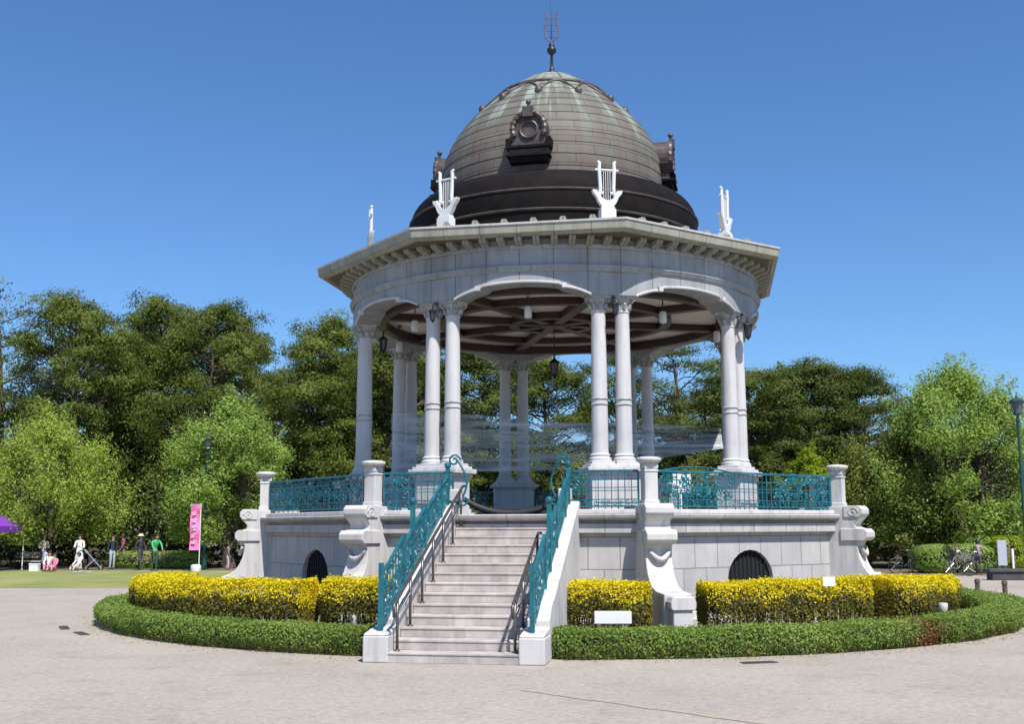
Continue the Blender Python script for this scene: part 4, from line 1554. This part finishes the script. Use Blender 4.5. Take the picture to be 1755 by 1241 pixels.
tree('leafy_tree', 7.2, 32.0, 'o', BROADS['o'], (1.0, 1.0, .85), 2.4, 'olive tree seen low through the right bay of the bandstand')

# dark wood closing the view behind the trees
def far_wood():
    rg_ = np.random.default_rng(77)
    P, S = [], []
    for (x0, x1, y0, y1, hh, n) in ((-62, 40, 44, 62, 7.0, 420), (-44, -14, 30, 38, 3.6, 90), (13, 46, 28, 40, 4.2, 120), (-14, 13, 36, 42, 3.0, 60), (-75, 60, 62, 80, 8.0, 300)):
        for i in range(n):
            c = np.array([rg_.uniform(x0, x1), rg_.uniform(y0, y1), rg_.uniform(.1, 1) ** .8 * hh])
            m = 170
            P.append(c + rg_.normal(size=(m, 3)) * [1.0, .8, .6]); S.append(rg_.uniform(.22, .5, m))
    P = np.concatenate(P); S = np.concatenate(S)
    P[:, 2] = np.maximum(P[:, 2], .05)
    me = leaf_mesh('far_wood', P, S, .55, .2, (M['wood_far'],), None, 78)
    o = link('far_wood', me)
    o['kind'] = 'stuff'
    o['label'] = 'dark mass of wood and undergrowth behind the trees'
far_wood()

def clipped_bush(x, y, sx, sy, h, mat, lab, seed, n=5200):
    rg_ = np.random.default_rng(seed)
    u = rg_.normal(size=(n, 3)); u /= np.linalg.norm(u, axis=1, keepdims=True)
    u = np.sign(u) * np.abs(u) ** .55
    q = u * rg_.uniform(.9, 1.03, (n, 1)) * [sx, sy, h / 2] + [0, 0, h / 2]
    q[:, 2] = np.maximum(q[:, 2], .04)
    e = empty('bush', (x, y, 0))
    tag(e, lab, 'bush')
    link('leaves', leaf_mesh('leaves', q, rg_.uniform(.09, .17, n), .6, .2, (M[mat],), None, seed), e)
    MB().ball((0, 0, h / 2), 1.0, 10, (sx * .85, sy * .85, h * .43)).build('twigs', M['soil'], e)
clipped_bush(17.2, 21.6, 1.75, 1.0, 1.25, 'broad', 'clipped bright green bush under the big tree on the right', 51)
clipped_bush(19.9, 22.6, .7, .7, 1.6, 'lime', 'small yellow green bush left of the grey notice boards', 53, 2500)
clipped_bush(-20.2, 28.6, 2.6, .9, .9, 'broad', 'low green bush behind the people on the left', 52)

# ------------------------------------------------------------------ street furniture
def lamp_post(x, y, H, lab):
    e = empty('lamp_post', (x, y, 0))
    tag(e, lab, 'lamp post', 'dark green lamp posts')
    MB().lathe([(.17, 0), (.17, .1), (.13, .14), (.12, .75), (.10, .82), (.075, .9), (.06, H - 1.0), (.09, H - .98), (.09, H - .92), (.05, H - .88), (.05, H - .75), (.0, H - .74)], 14).build('pole', M['pole_green'], e, smooth=True, auto=40)
    h = MB()
    h.lathe([(.10, H - .74), (.16, H - .72), (.17, H - .66), (.15, H - .62)], 8)
    h.lathe([(.30, H - .22), (.32, H - .18), (.22, H - .08), (.06, H - .02), (.03, H + .08), (0, H + .1)], 8)
    for k in range(4):
        m = fr(90 * k + 45)
        h.bar(m @ Vector((0, -.17, H - .63)), m @ Vector((0, -.28, H - .21)), .025)
    h.build('lamp_head', M['pole_green'], e)
    MB().lathe([(.13, H - .63), (.24, H - .22)], 8).build('glass', plain_mat('grey lamp glass', (0.10, 0.12, 0.14), 0.2), e)
    return e
lamp_post(-17.2, 26.4, 6.6, 'dark green lamp post in front of the round tree, beside the pink banner')
lamp_post(18.75, 17.4, 7.2, 'dark green lamp post at the right photo edge')

e = empty('pink_banner', (-16.95, 24.4, 0)); tag(e, 'tall pink banner flag on a white pole left of the bandstand', 'banner')
fl = MB()
nb = 14
vs = []
for i in range(nb + 1):
    z = 1.0 + 2.12 * i / nb
    for x in (-.34, -.10, .12):
        vs.append((x, .05 * math.sin(i * .8 + x * 4), z))
fl.add(vs, [(i * 3 + j, i * 3 + j + 1, i * 3 + j + 4, i * 3 + j + 3) for i in range(nb) for j in range(2)])
fo = fl.build('flag', plain_mat('pink cloth', (0.85, 0.19, 0.45), 0.7, var=0.12), e)
sm_ = fo.modifiers.new('thick', 'SOLIDIFY'); sm_.thickness = .01
MB().tube([(.14, 0, 0), (.14, 0, 3.2)], .022, 6).tube([(.14, 0, 3.14), (-.36, 0, 3.14)], .012, 5).build('pole', M['white_paint'], e)
mk = MB()
for k, (x, z, w, h) in enumerate([(-.14, 2.75, .2, .16), (-.14, 2.42, .24, .2), (-.12, 2.05, .22, .22), (-.16, 1.7, .2, .18), (-.14, 1.4, .24, .16)]):
    mk.bar((x - w / 2, -.075, z), (x + w / 2, -.075, z + .03), .035).bar((x, -.075, z - h / 2), (x + .03, -.075, z + h / 2), .035).bar((x - w / 2, -.075, z - h / 2), (x + w / 3, -.075, z - h / 2), .03)
mk.build('lettering', plain_mat('pale lettering', (0.8, 0.55, 0.68), 0.7), e)
MB().lathe([(.22, 0), (.24, .05), (.24, .26), (.18, .32), (.05, .34)], 16).build('base', M['white_paint'], e, smooth=True, auto=40)

e = empty('canopy_tent', (-27.4, 25.4, 0)); tag(e, 'purple canopy tent with white legs cut off by the left photo edge', 'tent')
MB().add([(-1.5, -1.5, 2.15), (1.1, -1.5, 2.15), (1.1, 1.2, 2.15), (-1.5, 1.2, 2.15), (-.2, -.15, 2.95),
          (-1.5, -1.5, 1.85), (1.1, -1.5, 1.85), (1.1, 1.2, 1.85), (-1.5, 1.2, 1.85)],
         [(0, 1, 4), (1, 2, 4), (2, 3, 4), (3, 0, 4), (0, 5, 6, 1), (1, 6, 7, 2), (2, 7, 8, 3), (3, 8, 5, 0)]).build('canopy', plain_mat('purple cloth', (0.17, 0.035, 0.36), 0.7), e)
MB().add([(-.1, -1.45, .15), (1.02, -1.45, .15), (1.02, -1.45, 1.85), (-.1, -1.45, 1.85)], [(0, 1, 2, 3)]).build('side_panel', plain_mat('dark purple cloth', (0.10, 0.025, 0.2), 0.7), e)
for x, y in ((-1.48, -1.48), (1.08, -1.48), (1.08, 1.18), (-1.48, 1.18), (.66, -1.48)):
    MB().tube([(x, y, 0), (x, y, 2.15)], .028, 6).build('leg', M['white_paint'], e)

def bench(x, y, rz, w, lab, mseat, mleg):
    e = empty('bench', (x, y, 0), rz)
    tag(e, lab, 'bench')
    s_ = MB()
    for k in range(3):
        s_.box(-w / 2, w / 2, -.22 + k * .155, -.09 + k * .155, .42, .46)
    s_.build('seat', mseat, e)
    s_ = MB()
    for k in range(2):
        s_.box(-w / 2, w / 2, .26, .29, .58 + k * .17, .70 + k * .17)
    s_.build('backrest', mseat, e)
    for sx in (-1, 1):
        MB().box(sx * (w / 2 - .12) - .03, sx * (w / 2 - .12) + .03, -.2, .25, 0, .42).box(sx * (w / 2 - .12) - .03, sx * (w / 2 - .12) + .03, .22, .26, .42, .9).build('leg', mleg, e)
bench(-26.2, 27.0, 0.0, 1.5, 'pale wooden bench beside the purple tent', stone_mat('bench wood', (0.35, 0.28, 0.2), var=.2), M['black_iron'])

e = MB().box(-2.6, 2.6, -.3, .3, 0, .30).box(-2.7, 2.7, -.36, .36, .30, .42).build('stone_bench', M['dark_stone'], bevel=.02)
e.location = (19.0, 15.2, 0); tag(e, 'long low dark stone bench along the path on the right', 'stone bench')

def notice(x, y, w, z0, z1, m, lab, rz=0.0):
    e = empty('notice_board', (x, y, 0), rz)
    tag(e, lab, 'notice board', 'boards by the path on the right')
    MB().box(-w / 2, w / 2, -.03, .03, z0, z1).build('board', m, e, bevel=.01)
    for sx in (-1, 1):
        MB().box(sx * (w / 2 - .06) - .025, sx * (w / 2 - .06) + .025, .031, .08, 0, z1).build('leg', M['steel'], e)
notice(17.85, 17.6, .36, .45, 1.45, M['grey_panel'], 'tall grey notice board nearest the green bush')
notice(18.75, 17.0, .34, .3, .9, M['white_paint'], 'low white notice board at the right photo edge')
MB_p = MB().lathe([(.045, 0), (.045, 1.1), (.03, 1.14), (0, 1.15)], 12).build('marker_post', M['white_paint'], smooth=True, auto=40)
MB_p.location = (17.75, 16.3, 0); tag(MB_p, 'slim white post between the two notice boards', 'post')

def bicycle(x, y, rz, col, lab):
    e = empty('bicycle', (x, y, 0), rz)
    tag(e, lab, 'bicycle', 'bicycles parked on the right')
    f = MB()
    A_, B_, S_, H_ = Vector((-.52, 0, .33)), Vector((-.05, 0, .30)), Vector((-.2, 0, .78)), Vector((.36, 0, .80))
    for a, b in ((A_, B_), (B_, S_), (S_, H_), (B_, H_ - Vector((-.02, 0, .12))), (A_, S_)):
        f.tube([a, b], .02, 6)
    f.tube([H_ + Vector((-.02, 0, .1)), (.52, 0, .33)], .018, 6)
    f.build('frame', col, e)
    for cx in (-.52, .52):
        w = MB().tube([(cx + .32 * math.cos(2 * math.pi * k / 24), 0, .335 + .32 * math.sin(2 * math.pi * k / 24)) for k in range(24)], .02, 6, closed=True).build('wheel', M['rubber'], e)
        sp = MB()
        for k in range(10):
            a = 2 * math.pi * k / 10
            sp.tube([(cx, 0, .335), (cx + .31 * math.cos(a), 0, .335 + .31 * math.sin(a))], .005, 4)
        sp.build('spokes', M['steel'], w)
    MB().prism([(-.36, .84), (-.1, .86), (-.08, .89), (-.34, .91)], -.07, .07).tube([(-.2, 0, .76), (-.22, 0, .86)], .018, 6).build('saddle', M['rubber'], e)
    MB().tube([(.22, -.26, .98), (.34, -.2, .99), (.36, 0, .95), (.34, .2, .99), (.22, .26, .98)], .014, 6).build('handlebar', M['steel'], e)
    bk = MB()
    bk.box(.42, .68, -.16, .16, .62, .64)
    for z in (.70, .78, .86):
        bk.tube([(.42, -.16, z), (.68, -.16, z), (.68, .16, z), (.42, .16, z)], .008, 4, closed=True)
    bk.build('basket', M['steel'], e)
bicycle(16.6, 19.0, .5, M['steel'], 'silver bicycle with a basket parked in front of the clipped bush')
bicycle(17.3, 18.3, 2.7, plain_mat('dark blue paint', (0.03, 0.035, 0.09), 0.35), 'dark blue bicycle beside the silver one')
bicycle(15.1, 21.2, .3, plain_mat('black paint', (0.015, 0.016, 0.025), 0.35), 'black bicycle in the shade close to the yellow hedge')
bicycle(15.7, 21.8, .9, plain_mat('navy paint', (0.02, 0.025, 0.06), 0.35), 'navy bicycle parked behind the black one in the shade')

e = empty('cool_box', (-24.95, 25.0, 0)); tag(e, 'white cool box on the lawn at the left of the picnic', 'cool box')
MB().box(-.22, .22, -.15, .15, 0, .30).build('body', M['white_paint'], e, bevel=.02)
MB().box(-.235, .235, -.165, .165, .303, .37).build('lid', M['white_paint'], e, bevel=.02)
MB().tube([(-.24, 0, .25), (-.24, 0, .46), (.24, 0, .46), (.24, 0, .25)], .012, 5).build('handle', M['grey_panel'], e)
e = MB()
vs = [(-.55 + .22 * i, -.3 + .2 * j, .02 + .012 * math.sin(i * 2.1 + j)) for i in range(6) for j in range(4)]
e.add(vs, [(i * 4 + j, (i + 1) * 4 + j, (i + 1) * 4 + j + 1, i * 4 + j + 1) for i in range(5) for j in range(3)])
e = e.build('picnic_sheet', M['white_paint']); e.location = (-22.4, 24.2, .01); tag(e, 'small white picnic sheet lying on the lawn edge', 'picnic sheet')

def stroller(x, y, rz, lab):
    e = empty('stroller', (x, y, 0), rz)
    tag(e, lab, 'stroller')
    f = MB()
    for sy in (-.22, .22):
        f.tube([(-.45, sy, 1.0), (-.25, sy, .8), (.35, sy, .12)], .018, 6).tube([(.1, sy, .55), (-.35, sy, .12)], .018, 6)
    f.tube([(-.45, -.22, 1.0), (-.45, .22, 1.0)], .02, 6)
    f.build('frame', M['grey_panel'], e)
    MB().prism([(-.2, .38), (.22, .36), (.3, .46), (0, .5), (-.15, .9), (-.26, .88)], -.2, .2).build('seat', plain_mat('navy cloth', (.025, .03, .05), .8), e)
    MB().prism([(-.26, .88), (-.2, 1.02), (0, 1.1), (.18, 1.02), (.22, .9), (0, .98), (-.18, .88)], -.21, .21).build('hood', plain_mat('brown cloth', (.08, .04, .035), .8), e)
    for cx in (.35, -.35):
        for sy in (-.22, .22):
            MB().tube([(cx + .11 * math.cos(2 * math.pi * k / 14), sy, .12 + .11 * math.sin(2 * math.pi * k / 14)) for k in range(14)], .022, 6, closed=True).build('wheel', M['rubber'], e)
stroller(-22.75, 26.6, .3, 'dark folding stroller with a brown hood beside the seated family')

# ------------------------------------------------------------------ people
SKIN = plain_mat('skin', (0.45, 0.27, 0.19), 0.55, var=0.06)
HAIR = plain_mat('black hair', (0.018, 0.014, 0.012), 0.5)
SHOE = plain_mat('dark shoes', (0.04, 0.035, 0.035), 0.6)
def cloth(name, c):
    return plain_mat(name, c, 0.8, var=0.12, scale=14)

def person(x, y, rz, h, label, top, bottom, pose='stand', hat=None, hair=HAIR, sleeve='long', dress=False, group='people on the lawn at the left'):
    """one skinned body grown over a posed skeleton; face direction is local -y"""
    J = {'pelvis': (0, 0, .52), 'waist': (0, -.005, .60), 'chest': (0, 0, .72), 'neck0': (0, .005, .82), 'neck': (0, 0, .855), 'head': (0, -.012, .925), 'crown': (0, 0, .985)}
    for s, n in ((-1, 'l'), (1, 'r')):
        J['sh' + n] = (s * .105, .005, .805); J['el' + n] = (s * .135, .02, .63); J['wr' + n] = (s * .13, -.03, .485)
        J['hip' + n] = (s * .052, 0, .50); J['kn' + n] = (s * .056, -.012, .275); J['an' + n] = (s * .058, .01, .04); J['toe' + n] = (s * .066, -.085, .02)
    dz = 0.0
    if pose == 'walk':
        J['knl'] = (-.056, -.06, .285); J['anl'] = (-.056, -.10, .045); J['toel'] = (-.06, -.19, .03)
        J['knr'] = (.056, .02, .28); J['anr'] = (.056, .12, .06); J['toer'] = (.06, .04, .02)
        J['ell'] = (-.14, .08, .64); J['wrl'] = (-.13, .06, .49); J['elr'] = (.14, -.05, .64); J['wrr'] = (.12, -.14, .53)
    if pose == 'lean':
        J['elr'] = (.13, -.13, .70); J['wrr'] = (.10, -.24, .60); J['ell'] = (-.13, -.11, .68); J['wrl'] = (-.12, -.22, .58)
        for k in ('chest', 'neck0', 'neck', 'head', 'crown', 'shl', 'shr'):
            q = J[k]; J[k] = (q[0], q[1] - (q[2] - .55) * .28, q[2] - .01)
    if pose == 'sit':
        dz = -.42
        for s, n in ((-1, 'l'), (1, 'r')):
            J['kn' + n] = (s * .10, -.19, .60); J['an' + n] = (s * .08, -.25, .46); J['toe' + n] = (s * .09, -.33, .435)
            J['el' + n] = (s * .15, -.07, .66); J['wr' + n] = (s * .09, -.17, .62)
    if pose == 'hold':
        for s, n in ((-1, 'l'), (1, 'r')):
            J['el' + n] = (s * .135, -.04, .63); J['wr' + n] = (s * .06, -.15, .66)
    E_ = [('pelvis', 'waist'), ('waist', 'chest'), ('chest', 'neck0'), ('neck0', 'neck'), ('neck', 'head'), ('head', 'crown')]
    rad = {'pelvis': .078, 'waist': .066, 'chest': .08, 'neck0': .05, 'neck': .03, 'head': .060, 'crown': .038}
    for n in 'lr':
        E_ += [('neck0', 'sh' + n), ('sh' + n, 'el' + n), ('el' + n, 'wr' + n), ('pelvis', 'hip' + n), ('hip' + n, 'kn' + n), ('kn' + n, 'an' + n), ('an' + n, 'toe' + n)]
        rad.update({'sh' + n: .040, 'el' + n: .027, 'wr' + n: .017, 'hip' + n: .062, 'kn' + n: .036, 'an' + n: .024, 'toe' + n: .02})
        w, el = Vector(J['wr' + n]), Vector(J['el' + n])
        d = (w - el).normalized()
        s = -1 if n == 'l' else 1
        sd = Vector((0, -1, 0)) if abs(d.z) > .6 else Vector((1, 0, 0))
        J['palm' + n] = tuple(w + d * .028); rad['palm' + n] = .016
        E_.append(('wr' + n, 'palm' + n))
        for k in range(4):
            b_ = w + d * .045 + sd * (.011 * (k - 1.5))
            t_ = b_ + d * (.038 - .006 * abs(k - 1.3)) + Vector((-s * .010, -.006, 0))
            J['fb%d%s' % (k, n)] = tuple(b_); J['ft%d%s' % (k, n)] = tuple(t_)
            rad['fb%d%s' % (k, n)] = .0052; rad['ft%d%s' % (k, n)] = .0042
            E_ += [('palm' + n, 'fb%d%s' % (k, n)), ('fb%d%s' % (k, n), 'ft%d%s' % (k, n))]
        J['th' + n] = tuple(w + d * .04 + sd * .030); rad['th' + n] = .0055
        E_.append(('palm' + n, 'th' + n))
    # nose
    hd = Vector(J['head'])
    names = list(J)
    me = bpy.data.meshes.new('person_body')
    me.from_pydata([(J[k][0] * h, J[k][1] * h, (J[k][2] + dz) * h) for k in names], [(names.index(a), names.index(b)) for a, b in E_], [])
    o = bpy.data.objects.new('person', me)
    C.objects.link(o)
    sk_ = o.modifiers.new('skin', 'SKIN')
    o.modifiers.new('sub', 'SUBSURF').levels = 1
    lay = me.skin_vertices[0].data
    for i, k in enumerate(names):
        r_ = rad[k] * h
        lay[i].radius = (r_, r_ * (.72 if k in ('pelvis', 'waist', 'chest', 'neck0') else 1.0)) if k not in ('head', 'crown') else (r_ * .92, r_ * 1.08)
        lay[i].use_root = (k == 'pelvis')
    dg = bpy.context.evaluated_depsgraph_get()
    nm = bpy.data.meshes.new_from_object(o.evaluated_get(dg))
    o.modifiers.clear()
    o.data = nm
    nm.materials.clear()
    for m in (top, bottom, SKIN, SHOE):
        nm.materials.append(m)
    bones = []
    for a, b in E_:
        if a.startswith(('palm', 'fb')) or b.startswith(('palm', 'fb', 'ft', 'th')): reg = 2
        elif b in ('neck', 'head', 'crown') or a == 'head': reg = 2
        elif a[:2] == 'el': reg = 2 if sleeve == 'short' else 0
        elif b[:3] == 'toe': reg = 3
        elif a[:3] == 'hip' or a[:2] == 'kn' or b[:3] == 'hip': reg = 1
        else: reg = 0
        bones.append((Vector(J[a]) * h + Vector((0, 0, dz * h)), Vector(J[b]) * h + Vector((0, 0, dz * h)), reg))
    for p in nm.polygons:
        c = p.center
        best, reg = 1e9, 0
        for a, b, r_ in bones:
            ab = b - a
            t = max(0, min(1, (c - a).dot(ab) / max(1e-9, ab.length_squared)))
            dd = (a + ab * t - c).length
            if dd < best:
                best, reg = dd, r_
        p.material_index = reg
    nm.shade_smooth()
    o.location = (x, y, .01)
    o.rotation_euler = (0, 0, rz)
    tag(o, label, 'person', group)
    hc = (hd + Vector((0, .012, .014))) * h + Vector((0, 0, dz * h))
    hb = MB()
    hb.ball(hc, .066 * h, 8, (1, 1.06, 1.0))
    hb = MB()
    prof = [(.001, .078), (.03, .074), (.052, .055), (.064, .028), (.067, 0.0), (.062, -.025), (.05, -.05)]
    n_ = 16
    vs, fs = [], []
    for i in range(n_):
        a = 2 * math.pi * i / n_
        for r_, z_ in prof:
            # hairline lifts over the face (local -y)
            f = max(0, -math.cos(a) * -1)
            zz_ = z_ if not (math.cos(a) > .45 and z_ < .03) else .03
            vs.append((hc.x + r_ * h * math.sin(a), hc.y - r_ * h * math.cos(a) * 1.05, hc.z + zz_ * h))
    kk = len(prof)
    for i in range(n_):
        for j in range(kk - 1):
            i2 = (i + 1) % n_
            fs.append((i * kk + j, i2 * kk + j, i2 * kk + j + 1, i * kk + j + 1))
    hb.add(vs, fs)
    hb.build('hair', hair, o, smooth=True)
    hd3 = hd * h + Vector((0, 0, dz * h))
    for s in (-1, 1):
        MB().ball(hd3 + Vector((s * .022 * h, -.056 * h, .004 * h)), .006 * h, 4).build('eye', HAIR, o)
        MB().ball(hd3 + Vector((s * .057 * h, .004 * h, -.004 * h)), .014 * h, 4, (.5, .8, 1.2)).build('ear', SKIN, o)
    MB().ball(hd3 + Vector((0, -.064 * h, -.012 * h)), .009 * h, 4, (.8, 1.2, 1.3)).build('nose', SKIN, o)
    MB().ball(hd3 + Vector((0, -.056 * h, -.034 * h)), .012 * h, 4, (1.3, .5, .4)).build('mouth', plain_mat('lips', (.3, .1, .09), .5), o)
    if hat:
        MB().lathe([(.0, .075), (.045, .072), (.064, .045), (.07, .022), (.105, .014), (.107, .008), (.066, .01)], 18, Matrix.Translation(hc + Vector((0, 0, .012 * h))) @ Matrix.Scale(h, 4)).build('hat', hat, o, smooth=True)
    if dress:
        MB().lathe([(.068, .62), (.085, .54), (.11, .40), (.13, .30), (.128, .295), (.08, .5)], 18, Matrix.Scale(h, 4)).build('skirt', bottom, o, smooth=True)
    return o

WHITE, PINK, NAVY = cloth('white cotton', (.72, .70, .70)), cloth('pink cotton', (.62, .22, .30)), cloth('navy trousers', (.03, .035, .07))
person(-25.55, 27.2, .5, 1.68, 'person in a grey beige top and purple hat standing left of the picnic', cloth('beige cotton', (.42, .38, .33)), NAVY, 'hold', hat=cloth('purple felt', (.12, .06, .14)))
person(-24.75, 25.6, -.4, 1.05, 'small child in pale blue standing in front of the purple hat', cloth('pale blue cotton', (.45, .50, .70)), cloth('blue cotton', (.16, .2, .4)), 'stand', sleeve='short')
person(-24.25, 25.0, .2, 1.62, 'person in white sitting on the lawn in the middle of the picnic', WHITE, PINK, 'sit')
person(-23.85, 24.7, -.3, 1.45, 'person in pink sitting nearest the path', PINK, PINK, 'sit')
person(-23.4, 26.4, .1, 1.72, 'person all in white standing in the middle of the picnic', WHITE, WHITE, 'hold', dress=True)
person(-22.9, 25.2, -.6, 1.5, 'person in white sitting right of the one in pink', WHITE, cloth('cream cotton', (.6, .5, .46)), 'sit')
person(-22.15, 27.4, .9, 1.7, 'person in a navy top and pale blue jeans beside the stroller', cloth('dark navy cotton', (.02, .025, .04)), cloth('pale denim', (.36, .44, .52)), 'stand')
person(-22.1, 28.6, -.9, 1.72, 'person in a dark red top behind the stroller', cloth('dark red cotton', (.26, .07, .10)), cloth('grey trousers', (.12, .12, .13)), 'walk')
person(-20.3, 26.2, 1.2, 1.72, 'person in dark clothes and a pale cap walking left of the green shirt', cloth('charcoal cotton', (.035, .035, .05)), cloth('dark trousers', (.05, .05, .06)), 'walk', hat=cloth('pale cap', (.6, .55, .45)))
person(-19.3, 25.4, .8, 1.75, 'person in a bright green shirt leaning forward between the dark figure and the banner', cloth('bright green shirt', (.05, .42, .16)), cloth('green trousers', (.03, .09, .05)), 'lean')
person(-16.0, 26.3, 2.2, 1.30, 'person in grey and pale pink standing close to the left scroll buttress', cloth('grey cotton', (.2, .19, .18)), cloth('lilac cotton', (.55, .42, .52)), 'stand')
person(17.6, 19.6, 2.6, 1.45, 'person in faded pink bending over the parked bicycles', cloth('faded pink', (.35, .24, .26)), cloth('brown trousers', (.10, .08, .07)), 'lean', group=None)
